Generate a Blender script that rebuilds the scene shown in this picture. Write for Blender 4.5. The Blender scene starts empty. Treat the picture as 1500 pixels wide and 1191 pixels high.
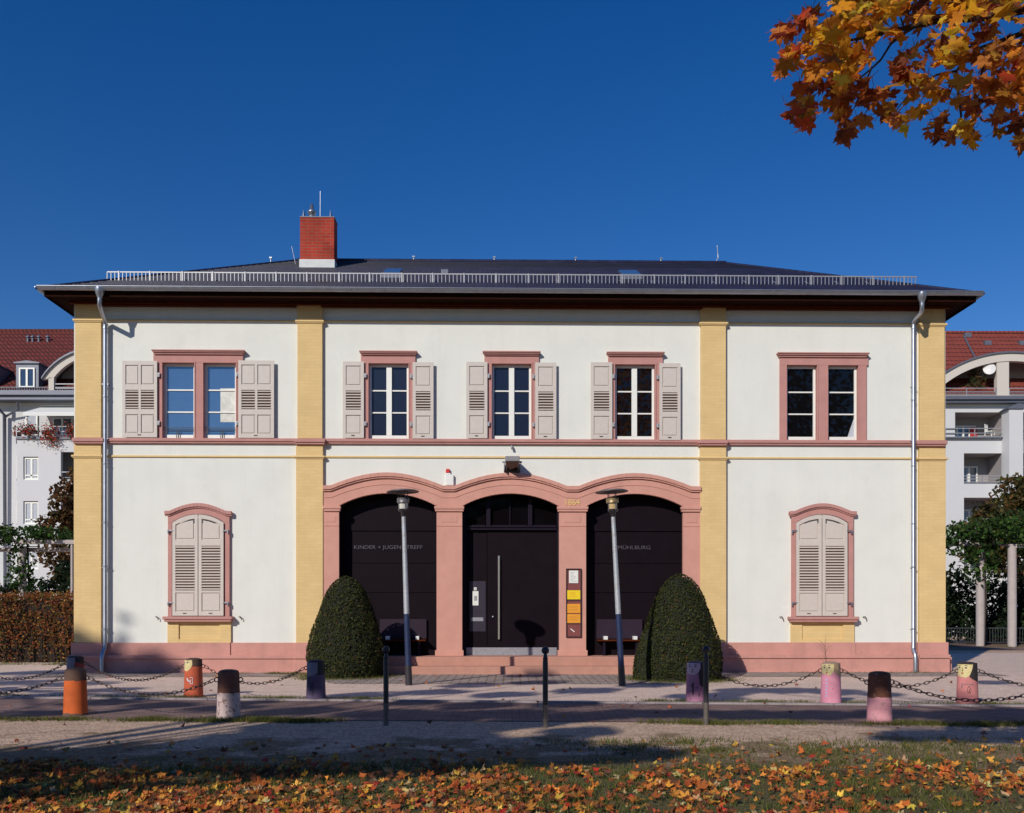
import bpy, bmesh, math, random
import numpy as np
from mathutils import Vector, Matrix
R = math.radians
rng = np.random.default_rng(7)
random.seed(7)
SC = bpy.context.scene
COL = SC.collection

# ------------------------------------------------------------------ camera, sky, sun, exposure
F, PX0, HOR, CAMH = 1350.0, 750.0, 897.0, 1.45      # focal length / picture centre / horizon in photo pixels
cam_d = bpy.data.cameras.new("camera"); cam = bpy.data.objects.new("camera", cam_d); COL.objects.link(cam)
cam_d.sensor_fit = 'HORIZONTAL'; cam_d.sensor_width = 36.0; cam_d.lens = 36.0*F/1500.0
cam_d.shift_y = (HOR-595.5)/1500.0
cam_d.clip_start = 0.05; cam_d.clip_end = 6000
cam.location = (0, 0, CAMH); cam.rotation_euler = (R(90), 0, 0)
SC.camera = cam

SUN_AZ, SUN_EL = R(31.0), R(28.8)                   # sun behind the camera, to the left
TO_SUN = Vector((-math.sin(SUN_AZ)*math.cos(SUN_EL), -math.cos(SUN_AZ)*math.cos(SUN_EL), math.sin(SUN_EL)))
W = bpy.data.worlds.new("World"); SC.world = W; W.use_nodes = True
wn, wl = W.node_tree.nodes, W.node_tree.links
wn.clear()
sky = wn.new('ShaderNodeTexSky'); sky.sky_type = 'NISHITA'; sky.sun_disc = False
sky.sun_elevation = SUN_EL; sky.sun_rotation = math.atan2(TO_SUN.x, TO_SUN.y) % (2*math.pi)
sky.air_density = 1.0; sky.dust_density = 0.0; sky.ozone_density = 3.0; sky.altitude = 0
hs = wn.new('ShaderNodeHueSaturation'); hs.inputs['Saturation'].default_value = 1.38; hs.inputs['Hue'].default_value = .515
bg = wn.new('ShaderNodeBackground'); bg.inputs['Strength'].default_value = 0.09
wo = wn.new('ShaderNodeOutputWorld')
wl.new(sky.outputs[0], hs.inputs['Color']); wl.new(hs.outputs[0], bg.inputs[0]); wl.new(bg.outputs[0], wo.inputs[0])
sl = bpy.data.lights.new("sun", 'SUN'); sl.energy = 3.6; sl.angle = R(0.5); sl.color = (1.0, 0.94, 0.84)
so = bpy.data.objects.new("sun", sl); COL.objects.link(so); so.location = (-20, -30, 30)
so.rotation_euler = (-TO_SUN).to_track_quat('-Z', 'Y').to_euler()
SC.view_settings.view_transform = 'Standard'; SC.view_settings.look = 'None'
SC.view_settings.exposure = 0.0; SC.view_settings.gamma = 1.0
SC.render.engine = 'CYCLES'
SC.cycles.max_bounces = 6; SC.cycles.transparent_max_bounces = 8

# ------------------------------------------------------------------ object helpers
def tag(o, label=None, cat=None, group=None, kind=None):
    if label: o['label'] = label
    if cat: o['category'] = cat
    if group: o['group'] = group
    if kind: o['kind'] = kind
    return o
def empty(name, loc=(0, 0, 0), rz=0.0, label=None, cat=None, group=None):
    o = bpy.data.objects.new(name, None); COL.objects.link(o)
    o.location = loc; o.rotation_euler = (0, 0, rz); o.empty_display_size = .2
    return tag(o, label, cat, group)

class MB:
    """collects shapes, then links them as ONE mesh object"""
    def __init__(s): s.v = []; s.f = []; s.mi = []; s.sm = []; s.m = 0
    def add(s, vs, fs, smooth=False):
        b = len(s.v); s.v += [tuple(p) for p in vs]
        for f in fs: s.f.append(tuple(i+b for i in f)); s.mi.append(s.m); s.sm.append(smooth)
        return s
    def box(s, x0, x1, y0, y1, z0, z1):
        x0, x1 = min(x0, x1), max(x0, x1); y0, y1 = min(y0, y1), max(y0, y1); z0, z1 = min(z0, z1), max(z0, z1)
        v = [(x0,y0,z0),(x1,y0,z0),(x1,y1,z0),(x0,y1,z0),(x0,y0,z1),(x1,y0,z1),(x1,y1,z1),(x0,y1,z1)]
        return s.add(v, [(0,3,2,1),(4,5,6,7),(0,1,5,4),(1,2,6,5),(2,3,7,6),(3,0,4,7)])
    def slab(s, x0, x1, yc, zc, d, t, tilt):          # a tilted slat
        c, n = math.cos(tilt), math.sin(tilt); v = []
        for x in (x0, x1):
            for a, b in ((-d/2,-t/2),(d/2,-t/2),(d/2,t/2),(-d/2,t/2)):
                v.append((x, yc+a*c-b*n, zc+a*n+b*c))
        return s.add(v, [(0,1,2,3),(7,6,5,4),(0,4,5,1),(1,5,6,2),(2,6,7,3),(3,7,4,0)])
    def prism(s, out, y0, y1):                        # outline in x,z pushed from y0 to y1
        n = len(out)
        v = [(x, y0, z) for x, z in out]+[(x, y1, z) for x, z in out]
        f = [tuple(range(n)), tuple(range(2*n-1, n-1, -1))]
        f += [(i, n+i, n+(i+1) % n, (i+1) % n) for i in range(n)]
        return s.add(v, f)
    def band(s, a, b, y0, y1):                        # strip between two x,z curves of equal length
        for i in range(len(a)-1):
            s.prism([a[i], a[i+1], b[i+1], b[i]], y0, y1)
        return s
    def tube(s, pts, r, n=10, cap=True, smooth=True):
        pts = [Vector(p) for p in pts]; rs = r if hasattr(r, '__len__') else [r]*len(pts)
        v = []; up = None
        for i, p in enumerate(pts):
            a = pts[max(i-1, 0)]; b = pts[min(i+1, len(pts)-1)]; t = (b-a).normalized()
            if up is None:
                up = Vector((0,0,1)) if abs(t.z) < .9 else Vector((1,0,0))
            e = t.cross(up).normalized(); g = e.cross(t).normalized(); up = g
            for k in range(n):
                q = 2*math.pi*k/n; v.append(p+e*(rs[i]*math.cos(q))+g*(rs[i]*math.sin(q)))
        f = []
        for i in range(len(pts)-1):
            for k in range(n):
                f.append((i*n+k, i*n+(k+1) % n, (i+1)*n+(k+1) % n, (i+1)*n+k))
        s.add(v, f, smooth)
        if cap:
            m = len(pts)-1
            s.add(v[:n], [tuple(range(n-1, -1, -1))]); s.add(v[m*n:], [tuple(range(n))])
        return s
    def lathe(s, prof, c=(0,0,0), n=20, smooth=True, ax=None):
        v = []
        for r, z in prof:
            for k in range(n):
                q = 2*math.pi*k/n; v.append((c[0]+r*math.cos(q), c[1]+r*math.sin(q), c[2]+z))
        f = []
        for i in range(len(prof)-1):
            for k in range(n): f.append((i*n+k, i*n+(k+1) % n, (i+1)*n+(k+1) % n, (i+1)*n+k))
        s.add(v, f, smooth)
        s.add(v[:n], [tuple(range(n-1, -1, -1))]); s.add(v[-n:], [tuple(range(n))])
        return s
    def build(s, name, mats, parent=None, bevel=0, label=None):
        me = bpy.data.meshes.new(name); me.from_pydata(s.v, [], s.f)
        mats = mats if isinstance(mats, (list, tuple)) else [mats]
        for m in mats: me.materials.append(m)
        me.polygons.foreach_set('material_index', s.mi); me.polygons.foreach_set('use_smooth', s.sm)
        bm = bmesh.new(); bm.from_mesh(me); bmesh.ops.recalc_face_normals(bm, faces=bm.faces); bm.to_mesh(me); bm.free()
        me.update()
        o = bpy.data.objects.new(name, me); COL.objects.link(o)
        if parent: o.parent = parent
        if bevel:
            b = o.modifiers.new('bevel', 'BEVEL'); b.width = bevel; b.segments = 2; b.limit_method = 'ANGLE'; b.angle_limit = R(40)
        if label: o['label'] = label
        return o

def copy_tree(o, parent=None):
    c = o.copy(); COL.objects.link(c); c.parent = parent
    for ch in list(o.children): copy_tree(ch, c)
    return c

# ------------------------------------------------------------------ materials
def mat(name, col, rough=.8, var=.12, scale=6.0, bump=.0, bscale=60.0, metal=0.0, spec=.5, stain=None, detail=5, stain_amt=.5, stain_scale=1.3):
    m = bpy.data.materials.new(name); m.use_nodes = True
    n, l = m.node_tree.nodes, m.node_tree.links
    p = n['Principled BSDF']; p.inputs['Roughness'].default_value = rough; p.inputs['Metallic'].default_value = metal
    p.inputs['Specular IOR Level'].default_value = spec
    tc = n.new('ShaderNodeTexCoord')
    nz = n.new('ShaderNodeTexNoise'); nz.inputs['Scale'].default_value = scale; nz.inputs['Detail'].default_value = detail
    l.new(tc.outputs['Object'], nz.inputs['Vector'])
    mr = n.new('ShaderNodeMapRange'); mr.inputs[1].default_value = .25; mr.inputs[2].default_value = .75
    mr.inputs[3].default_value = 1-var; mr.inputs[4].default_value = 1+var
    l.new(nz.outputs[0], mr.inputs[0])
    mx = n.new('ShaderNodeVectorMath'); mx.operation = 'SCALE'; mx.inputs[0].default_value = col[:3]
    l.new(mr.outputs[0], mx.inputs['Scale'])
    out = mx.outputs[0]
    if stain:
        n2 = n.new('ShaderNodeTexNoise'); n2.inputs['Scale'].default_value = stain_scale; n2.inputs['Detail'].default_value = 8; n2.inputs['Roughness'].default_value = .7
        l.new(tc.outputs['Object'], n2.inputs['Vector'])
        r2 = n.new('ShaderNodeMapRange'); r2.inputs[1].default_value = .52; r2.inputs[2].default_value = .68; r2.inputs[4].default_value = stain_amt
        l.new(n2.outputs[0], r2.inputs[0])
        mm = n.new('ShaderNodeMix'); mm.data_type = 'RGBA'; mm.inputs[7].default_value = (*stain, 1)
        l.new(r2.outputs[0], mm.inputs[0]); l.new(out, mm.inputs[6]); out = mm.outputs[2]
    l.new(out, p.inputs['Base Color'])
    if bump:
        nb = n.new('ShaderNodeTexNoise'); nb.inputs['Scale'].default_value = bscale; nb.inputs['Detail'].default_value = 4
        l.new(tc.outputs['Object'], nb.inputs['Vector'])
        bp = n.new('ShaderNodeBump'); bp.inputs['Strength'].default_value = bump; bp.inputs['Distance'].default_value = .02
        l.new(nb.outputs[0], bp.inputs['Height']); l.new(bp.outputs[0], p.inputs['Normal'])
    m['o'] = 1
    return m

def brick_mat(name, c1, c2, mortar, bw, bh, ms=.012, rough=.85, bump=.5, axes='xz', spec=.3, var=.25, offset=.5, bias=0.0, zs=1.0):
    m = bpy.data.materials.new(name); m.use_nodes = True
    n, l = m.node_tree.nodes, m.node_tree.links
    p = n['Principled BSDF']; p.inputs['Roughness'].default_value = rough; p.inputs['Specular IOR Level'].default_value = spec
    tc = n.new('ShaderNodeTexCoord'); sp = n.new('ShaderNodeSeparateXYZ'); l.new(tc.outputs['Object'], sp.inputs[0])
    cb = n.new('ShaderNodeCombineXYZ')
    if axes == 'xz':
        ad = n.new('ShaderNodeMath'); l.new(sp.outputs[0], ad.inputs[0]); l.new(sp.outputs[1], ad.inputs[1])
        l.new(ad.outputs[0], cb.inputs[0]); l.new(sp.outputs[2], cb.inputs[1])
    else:
        l.new(sp.outputs[0], cb.inputs[0])
        ml = n.new('ShaderNodeMath'); ml.operation = 'MULTIPLY'; ml.inputs[1].default_value = zs
        l.new(sp.outputs[1], ml.inputs[0]); l.new(ml.outputs[0], cb.inputs[1])
    bt = n.new('ShaderNodeTexBrick'); bt.inputs['Scale'].default_value = 1.0
    bt.inputs['Brick Width'].default_value = bw; bt.inputs['Row Height'].default_value = bh; bt.inputs['Mortar Size'].default_value = ms
    bt.inputs['Mortar Smooth'].default_value = .3; bt.offset = offset; bt.inputs['Bias'].default_value = bias
    bt.inputs['Color1'].default_value = (*c1, 1); bt.inputs['Color2'].default_value = (*c2, 1); bt.inputs['Mortar'].default_value = (*mortar, 1)
    l.new(cb.outputs[0], bt.inputs['Vector'])
    nz = n.new('ShaderNodeTexNoise'); nz.inputs['Scale'].default_value = 2.3; nz.inputs['Detail'].default_value = 7
    l.new(tc.outputs['Object'], nz.inputs['Vector'])
    mr = n.new('ShaderNodeMapRange'); mr.inputs[1].default_value = .25; mr.inputs[2].default_value = .75
    mr.inputs[3].default_value = 1-var; mr.inputs[4].default_value = 1+var; l.new(nz.outputs[0], mr.inputs[0])
    mx = n.new('ShaderNodeVectorMath'); mx.operation = 'SCALE'; l.new(bt.outputs[0], mx.inputs[0]); l.new(mr.outputs[0], mx.inputs['Scale'])
    l.new(mx.outputs[0], p.inputs['Base Color'])
    n3 = n.new('ShaderNodeTexNoise'); n3.inputs['Scale'].default_value = 70; n3.inputs['Detail'].default_value = 4; l.new(tc.outputs['Object'], n3.inputs['Vector'])
    a2 = n.new('ShaderNodeMath'); a2.operation = 'MULTIPLY_ADD'; a2.inputs[1].default_value = .5
    l.new(n3.outputs[0], a2.inputs[0]); 
    inv = n.new('ShaderNodeMath'); inv.operation = 'SUBTRACT'; inv.inputs[0].default_value = 1; l.new(bt.outputs['Fac'], inv.inputs[1])
    l.new(inv.outputs[0], a2.inputs[2])
    bp = n.new('ShaderNodeBump'); bp.inputs['Strength'].default_value = bump; bp.inputs['Distance'].default_value = .012
    l.new(a2.outputs[0], bp.inputs['Height']); l.new(bp.outputs[0], p.inputs['Normal'])
    return m

def leaf_mat(name, rough=.55, trans=.35, gain=1.0):
    m = bpy.data.materials.new(name); m.use_nodes = True
    n, l = m.node_tree.nodes, m.node_tree.links
    p = n['Principled BSDF']; p.inputs['Roughness'].default_value = rough; p.inputs['Specular IOR Level'].default_value = .12
    at = n.new('ShaderNodeAttribute'); at.attribute_name = 'Col'
    l.new(at.outputs['Color'], p.inputs['Base Color'])
    tr = n.new('ShaderNodeBsdfTranslucent'); l.new(at.outputs['Color'], tr.inputs['Color'])
    mx = n.new('ShaderNodeMixShader'); mx.inputs[0].default_value = trans
    l.new(p.outputs[0], mx.inputs[1]); l.new(tr.outputs[0], mx.inputs[2])
    l.new(mx.outputs[0], n['Material Output'].inputs['Surface'])
    return m

def glass_mat(name, base, ior=1.9, rough=.03, bump=0.0, metal=0.0):
    m = mat(name, base, rough=rough, var=.05, bump=bump, bscale=45, spec=.5, metal=metal)
    m.node_tree.nodes['Principled BSDF'].inputs['IOR'].default_value = ior
    return m

M = {}
M['white'] = mat('white_render', (.75, .755, .70), .9, .035, 1.2, .25, 38, stain=(.66, .66, .63), stain_amt=.35)
def streaks(m, col, amt):
    n, l = m.node_tree.nodes, m.node_tree.links; p = n['Principled BSDF']; src = p.inputs['Base Color'].links[0].from_socket
    tc = n.new('ShaderNodeTexCoord'); mp_ = n.new('ShaderNodeMapping'); mp_.inputs['Scale'].default_value = (3.2, 3.2, .22); l.new(tc.outputs['Object'], mp_.inputs[0])
    nz = n.new('ShaderNodeTexNoise'); nz.inputs['Scale'].default_value = 1.0; nz.inputs['Detail'].default_value = 8; nz.inputs['Roughness'].default_value = .65; l.new(mp_.outputs[0], nz.inputs['Vector'])
    r = n.new('ShaderNodeMapRange'); r.inputs[1].default_value = .5; r.inputs[2].default_value = .75; r.inputs[4].default_value = amt; l.new(nz.outputs[0], r.inputs[0])
    mx = n.new('ShaderNodeMix'); mx.data_type = 'RGBA'; mx.inputs[7].default_value = (*col, 1); l.new(r.outputs[0], mx.inputs[0]); l.new(src, mx.inputs[6]); l.new(mx.outputs[2], p.inputs['Base Color'])
streaks(M['white'], (.60, .59, .54), .2)
M['yellow'] = brick_mat('yellow_painted_brick', (.735, .53, .25), (.70, .50, .23), (.69, .49, .225), .26, .077, .006, .8, .35, var=.06)
M['yellow_plain'] = mat('yellow_paint', (.73, .525, .24), .8, .05, 5, .15)
M['pink'] = mat('pink_sandstone_paint', (.60, .30, .235), .8, .06, 4, .2, 50, stain=(.56, .27, .21), stain_amt=.5)
M['plinth'] = mat('pink_plinth_render', (.58, .28, .235), .88, .09, 2.5, .5, 28, stain=(.44, .23, .19), stain_amt=.7, stain_scale=2.2)
M['pinkframe'] = mat('pink_window_stone', (.50, .245, .215), .8, .07, 4, .25, 50, stain=(.46, .21, .19), stain_amt=.5)
streaks(M['pinkframe'], (.40, .19, .16), .4); streaks(M['pink'], (.47, .22, .17), .45); streaks(M['plinth'], (.42, .21, .18), .5)
M['step'] = mat('red_sandstone_step', (.50, .25, .185), .85, .1, 5, .3, 40, stain=(.40, .22, .17))
M['shutter'] = mat('beige_shutter_paint', (.60, .535, .48), .6, .04, 9, .08, 30)
M['slat_gap'] = mat('shutter_inside', (.17, .11, .085), .8, .05)  # brown sheet colour carrying the shade between the louvre slats
M['winwhite'] = mat('white_window_paint', (.82, .82, .76), .45, .03)
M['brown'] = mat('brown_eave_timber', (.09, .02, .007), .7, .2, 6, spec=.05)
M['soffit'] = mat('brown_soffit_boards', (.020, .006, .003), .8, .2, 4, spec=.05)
M['slate'] = brick_mat('dark_slate', (.012, .012, .040), (.020, .018, .050), (.006, .006, .013), .30, .17, .012, .45, .5, axes='xy', spec=.35, var=.4, zs=1.13)
M['zinc'] = mat('zinc_sheet', (.36, .38, .43), .38, .12, 6, 0, 40, metal=.75)
M['galv'] = mat('galvanised_steel', (.40, .42, .47), .36, .15, 9, 0, 40, metal=.85)
M['guard'] = mat('snow_guard_steel', (.36, .36, .38), .5, .06, 9, metal=.4)
M['brickred'] = brick_mat('red_chimney_brick', (.42, .042, .02), (.33, .03, .016), (.28, .10, .07), .25, .085, .010, .85, .6)
M['lead'] = mat('lead_flashing', (.62, .63, .62), .6, .08)
M['dark'] = mat('dark_aubergine_panel', (.009, .005, .008), .5, .15, 3, spec=.08)
M['darkframe'] = mat('dark_door_frame', (.015, .010, .020), .4, .1, spec=.12)
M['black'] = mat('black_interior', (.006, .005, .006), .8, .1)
M['g_sky'] = glass_mat('sky_reflecting_glass', (.06, .12, .24), 2.6, .02, 0)  # blue base colour holds part of the sky reflection
M['g_frost'] = glass_mat('frosted_glass', (.006, .010, .028), 1.6, .22, .12)
M['g_dark'] = glass_mat('dark_glass', (.004, .004, .005), 1.42, .015)
M['g_black'] = glass_mat('unlit_glass', (.004, .003, .004), 1.15, .05)
M['intercom_plate'] = mat('dark_violet_plate', (.040, .032, .05), .35, .3, 30, spec=.4)
M['bench'] = mat('purple_black_bench', (.032, .02, .034), .5, .1, spec=.15)
M['g_far'] = glass_mat('apartment_glass', (.03, .045, .085), 2.0, .05)
M['steel'] = mat('brushed_steel', (.72, .66, .58), .3, .05, metal=.9)
M['kick'] = mat('kick_plate_steel', (.36, .36, .40), .45, .2, 25, .2, 60, metal=.5)
M['rail_black'] = mat('black_railing', (.02, .022, .028), .5, .1)
M['gold'] = mat('gold_paint', (.74, .50, .20), .5, .05)
M['lettering'] = mat('steel_lettering', (.115, .10, .12), .4, .05, metal=.3)
M['paper'] = mat('white_paper', (.78, .78, .74), .7, .03)
M['ink'] = mat('grey_print', (.33, .33, .33), .7, .05)
M['ink_brown'] = mat('brown_print', (.42, .20, .03), .7, .05)
M['sign_yellow'] = mat('yellow_sign', (.86, .62, .012), .5, .04)
M['sign_orange'] = mat('orange_sign', (.80, .33, .025), .5, .06)
M['sign_maroon'] = mat('maroon_board', (.21, .055, .05), .6, .08)
M['board_frame'] = mat('dark_board_frame', (.045, .02, .025), .5, .1)
M['red'] = mat('red_plastic', (.62, .03, .025), .5, .05)
M['flood'] = mat('grey_floodlight', (.26, .25, .26), .5, .1, metal=.2)
M['lampglass'] = glass_mat('lamp_glass', (.62, .6, .54), 1.5, .1)
M['lampglass2'] = glass_mat('yellowed_lamp_glass', (.55, .40, .2), 1.5, .15)
M['bronze'] = mat('bronzed_collar', (.30, .22, .12), .45, .1, metal=.5)
M['hood'] = mat('grey_lamp_hood', (.16, .15, .16), .45, .1, metal=.4)
M['pole'] = mat('weathered_lamp_pole', (.45, .47, .50), .5, .15, 20, .1, 50, metal=.35, stain=(.30, .16, .08), stain_amt=.8, stain_scale=3.0)
M['blue'] = mat('dark_blue_pole_paint', (.009, .022, .075), .5, .25, 12, stain=(.04, .05, .10), stain_scale=9)
M['blackpaint'] = mat('black_iron_paint', (.028, .024, .03), .42, .15, 10, .1, 80)
M['ironsleeve'] = mat('worn_steel_sleeve', (.20, .18, .17), .45, .2, 20, metal=.5)
M['chain'] = mat('rusty_chain', (.085, .06, .05), .55, .3, 30, metal=.5)
M['bark'] = mat('tree_bark', (.045, .032, .026), .9, .3, 14, .6, 30)
M['column'] = mat('pale_concrete_column', (.44, .38, .36), .85, .08, 4, .2)
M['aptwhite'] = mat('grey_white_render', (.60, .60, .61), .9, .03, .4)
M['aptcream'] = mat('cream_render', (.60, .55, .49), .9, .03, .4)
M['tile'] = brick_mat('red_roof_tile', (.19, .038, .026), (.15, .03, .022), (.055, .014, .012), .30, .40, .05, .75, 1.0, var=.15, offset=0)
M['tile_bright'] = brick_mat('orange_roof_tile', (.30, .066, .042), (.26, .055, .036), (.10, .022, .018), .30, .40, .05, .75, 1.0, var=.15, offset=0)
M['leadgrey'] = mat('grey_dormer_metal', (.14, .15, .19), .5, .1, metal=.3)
M['shadeint'] = mat('loggia_render', (.34, .31, .31), .9, .05)  # render darkened so its colour carries the shade of the recesses
M['awning'] = mat('white_awning_cloth', (.75, .75, .72), .8, .03)
M['curtain_red'] = mat('red_curtain', (.45, .03, .03), .8, .1)
M['curtain'] = mat('net_curtain', (.45, .47, .52), .8, .15, 9)
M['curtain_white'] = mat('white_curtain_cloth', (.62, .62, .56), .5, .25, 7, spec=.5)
M['dish'] = mat('white_dish', (.70, .68, .66), .5, .03)
M['planter'] = mat('dark_planter', (.05, .055, .07), .6, .1)
M['fence'] = mat('grey_iron_fence', (.05, .055, .06), .5, .1)
M['leaf'] = leaf_mat('leaf')
M['leaf_thin'] = leaf_mat('autumn_leaf', .5, .55)
M['leaf_dry'] = leaf_mat('fallen_leaf', .6, .15)
M['needle'] = leaf_mat('yew_needle', .6, .1)

# ------------------------------------------------------------------ measuring helpers (photo pixel -> metres)
D, SLOPE = 22.3, .017
HA = math.atan(SLOPE)
def gnd(px, py, z=0.0):                               # point at height z seen at a pixel
    y = (CAMH-z)*F/(py-HOR); return Vector(((px-PX0)/F*y, y, z))
def at(px, py, y):                                    # point at depth y
    return Vector(((px-PX0)/F*y, y, CAMH+(HOR-py)/F*y))
def hx(px, yl=0.0):                                   # house-local x on the plane yl behind (+) or in front (-) of the facade
    u = (px-PX0)/F; c, n = math.cos(HA), math.sin(HA)
    return (u*(D+yl*c)+yl*n)/(c-u*n)
def hz(px, py, yl=0.0):
    return CAMH+(HOR-py)/F*(D+hx(px, yl)*math.sin(HA)+yl*math.cos(HA))
SDX, SDY = math.tan(SUN_AZ)*math.cos(SUN_AZ)/math.tan(SUN_EL), math.cos(SUN_AZ)/math.tan(SUN_EL)
def up_ray(g, h):                                     # the point at height h whose shadow falls at ground point g
    return Vector((g.x-SDX*h, g.y-SDY*h, h))

# ------------------------------------------------------------------ foliage helpers
def set_col(me, cols_per_face):
    a = me.color_attributes.new('Col', 'FLOAT_COLOR', 'CORNER')
    cnt = np.empty(len(me.polygons), dtype=np.int32); me.polygons.foreach_get('loop_total', cnt)
    c = np.repeat(np.asarray(cols_per_face, dtype=np.float32), cnt, axis=0)
    c = np.concatenate([c, np.ones((len(c), 1), np.float32)], axis=1)
    a.data.foreach_set('color', c.ravel())
def rand_rot(n, r=rng):
    q = r.normal(size=(n, 4)); q /= np.linalg.norm(q, axis=1, keepdims=True)
    w, x, y, z = q.T
    return np.stack([np.stack([1-2*(y*y+z*z), 2*(x*y-z*w), 2*(x*z+y*w)], -1),
                     np.stack([2*(x*y+z*w), 1-2*(x*x+z*z), 2*(y*z-x*w)], -1),
                     np.stack([2*(x*z-y*w), 2*(y*z+x*w), 1-2*(x*x+y*y)], -1)], 1)
OVAL = np.array([(0,-.5,0),(.22,-.18,.05),(.26,.12,.06),(0,.5,-.04),(-.26,.12,.06),(-.22,-.18,.05)])
def maple_outline():
    pts = [(0, -.10)]
    def P(a, r): pts.append((r*math.cos(R(a)), r*math.sin(R(a))))
    lob = [(-20, .66), (35, .93), (90, 1.0), (145, .93), (200, .66)]
    P(-62, .22)
    for i, (a, r) in enumerate(lob):
        w = 15 if i in (0, 4) else 13
        P(a-w*1.35, r*.66); P(a-w*.95, r*.80); P(a-w*.5, r*.76); P(a, r); P(a+w*.5, r*.76); P(a+w*.95, r*.80); P(a+w*1.35, r*.66)
        if i < 4: P((a+lob[i+1][0])/2, .47)
    P(242, .22)
    return np.array([(x, y, 0) for x, y in pts])
MAPLE = maple_outline()*.56
def scatter(shape, pts, rots, sizes, cols, name, m, parent=None, bend=.0, extra=None):
    n, k = len(pts), len(shape)
    sh = np.repeat(shape[None], n, 0).copy()
    if bend:
        b = rng.uniform(-bend, bend*1.6, n)[:, None]
        sh[:, :, 2] += b*(sh[:, :, 0]**2)*1.6 + rng.uniform(-bend, bend, n)[:, None]*(sh[:, :, 1]**2)*1.2
    v = np.einsum('nij,nkj->nki', rots, sh*np.asarray(sizes)[:, None, None])+np.asarray(pts)[:, None, :]
    vs = v.reshape(-1, 3)
    fs = np.arange(n*k).reshape(n, k)
    verts = vs.tolist(); faces = fs.tolist(); cols = np.asarray(cols)
    mi = [0]*n
    mats = m if isinstance(m, (list, tuple)) else [m]
    if extra:                                         # a solid part of the same mesh (an MB) with material 1
        b0 = len(verts); verts += extra.v; faces += [tuple(i+b0 for i in f) for f in extra.f]; mi += [1]*len(extra.f)
        cols = np.concatenate([cols, np.full((len(extra.f), 3), .02)])
    me = bpy.data.meshes.new(name); me.from_pydata(verts, [], faces)
    for q in mats: me.materials.append(q)
    me.polygons.foreach_set('material_index', mi)
    set_col(me, cols); me.update()
    o = bpy.data.objects.new(name, me); COL.objects.link(o)
    if parent: o.parent = parent
    return o
def pal(n, palette, jit=.18):
    p = np.array([c for c, w in palette]); w = np.array([w for c, w in palette], float); w /= w.sum()
    c = p[rng.choice(len(p), n, p=w)]
    return np.clip(c*(1+rng.normal(0, jit, (n, 1)))*(1+rng.normal(0, jit*.4, (n, 3))), .002, .95)
DENS = 2.3
def blob_pts(blobs, dens, shell=.55):
    """points in the outer part of ellipsoids (cx,cy,cz,rx,ry,rz), clumped"""
    out = []
    for cx, cy, cz, rx, ry, rz in blobs:
        n = max(6, int(DENS*dens*(rx*ry+ry*rz+rx*rz)/3))
        d = rng.normal(size=(n, 3)); d /= np.linalg.norm(d, axis=1, keepdims=True)
        r = 1-(1-shell)*rng.random(n)**1.5
        r *= 1+.16*np.sin(d[:, 0]*5+cx*3)*np.sin(d[:, 2]*6+cy)+.1*np.sin(d[:, 1]*11+cz)
        out.append(np.stack([cx+d[:, 0]*r*rx, cy+d[:, 1]*r*ry, cz+d[:, 2]*r*rz], 1))
    return np.concatenate(out)
def face_rots(nrm, spread=.7):
    """rotations whose local z follows nrm loosely"""
    n = len(nrm)
    z = nrm+rng.normal(0, spread, (n, 3)); z /= np.linalg.norm(z, axis=1, keepdims=True)
    a = rng.normal(size=(n, 3)); x = np.cross(a, z); x /= np.linalg.norm(x, axis=1, keepdims=True)
    y = np.cross(z, x)
    return np.stack([x, y, z], 2)

# ================================================================== THE HOUSE
house = empty('house', (0, D, 0), HA, 'two-storey white house of 1864 with yellow pilasters, pink trim and dark slate roof', 'house')
XL, XR = hx(108.5, 0), hx(1385, 0)                    # body corners
DEPTH = 8.7
ZS = 8.86                                             # soffit
def X(px, y=0): return hx(px, y)
def Z(py, px=746, y=0): return hz(px, py, y)
def gridwall(mb, x0, x1, z0, z1, holes, y0, y1):
    """a slab with rectangular holes, cut into blocks that do not overlap"""
    xs = sorted({x0, x1, *[h[0] for h in holes], *[h[1] for h in holes]})
    for a, b in zip(xs, xs[1:]):
        m = (a+b)/2
        cuts = sorted([(h[2], h[3]) for h in holes if h[0] < m < h[1]])
        z = z0
        for c, d in cuts:
            if c > z: mb.box(a, b, y0, y1, z, c)
            z = d
        if z < z1: mb.box(a, b, y0, y1, z, z1)
def gridface(mb, x0, x1, z0, z1, holes, y, t):
    """front sheet with holes plus its reveals (one clean skin, no seams)"""
    xs = sorted({x0, x1, *[h[0] for h in holes], *[h[1] for h in holes]})
    zs = sorted({z0, z1, *[h[2] for h in holes], *[h[3] for h in holes]})
    for a, b in zip(xs, xs[1:]):
        for c, d in zip(zs, zs[1:]):
            mx, mz = (a+b)/2, (c+d)/2
            if any(h[0] < mx < h[1] and h[2] < mz < h[3] for h in holes): continue
            mb.add([(a, y, c), (b, y, c), (b, y, d), (a, y, d)], [(0, 1, 2, 3)])
    for h in holes:
        a, b, c, d = h
        mb.add([(a,y,c),(a,y+t,c),(a,y+t,d),(a,y,d)], [(0,1,2,3)]); mb.add([(b,y,c),(b,y+t,c),(b,y+t,d),(b,y,d)], [(0,1,2,3)])
        mb.add([(a,y,c),(a,y+t,c),(b,y+t,c),(b,y,c)], [(0,1,2,3)]); mb.add([(a,y,d),(a,y+t,d),(b,y+t,d),(b,y,d)], [(0,1,2,3)])
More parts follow.
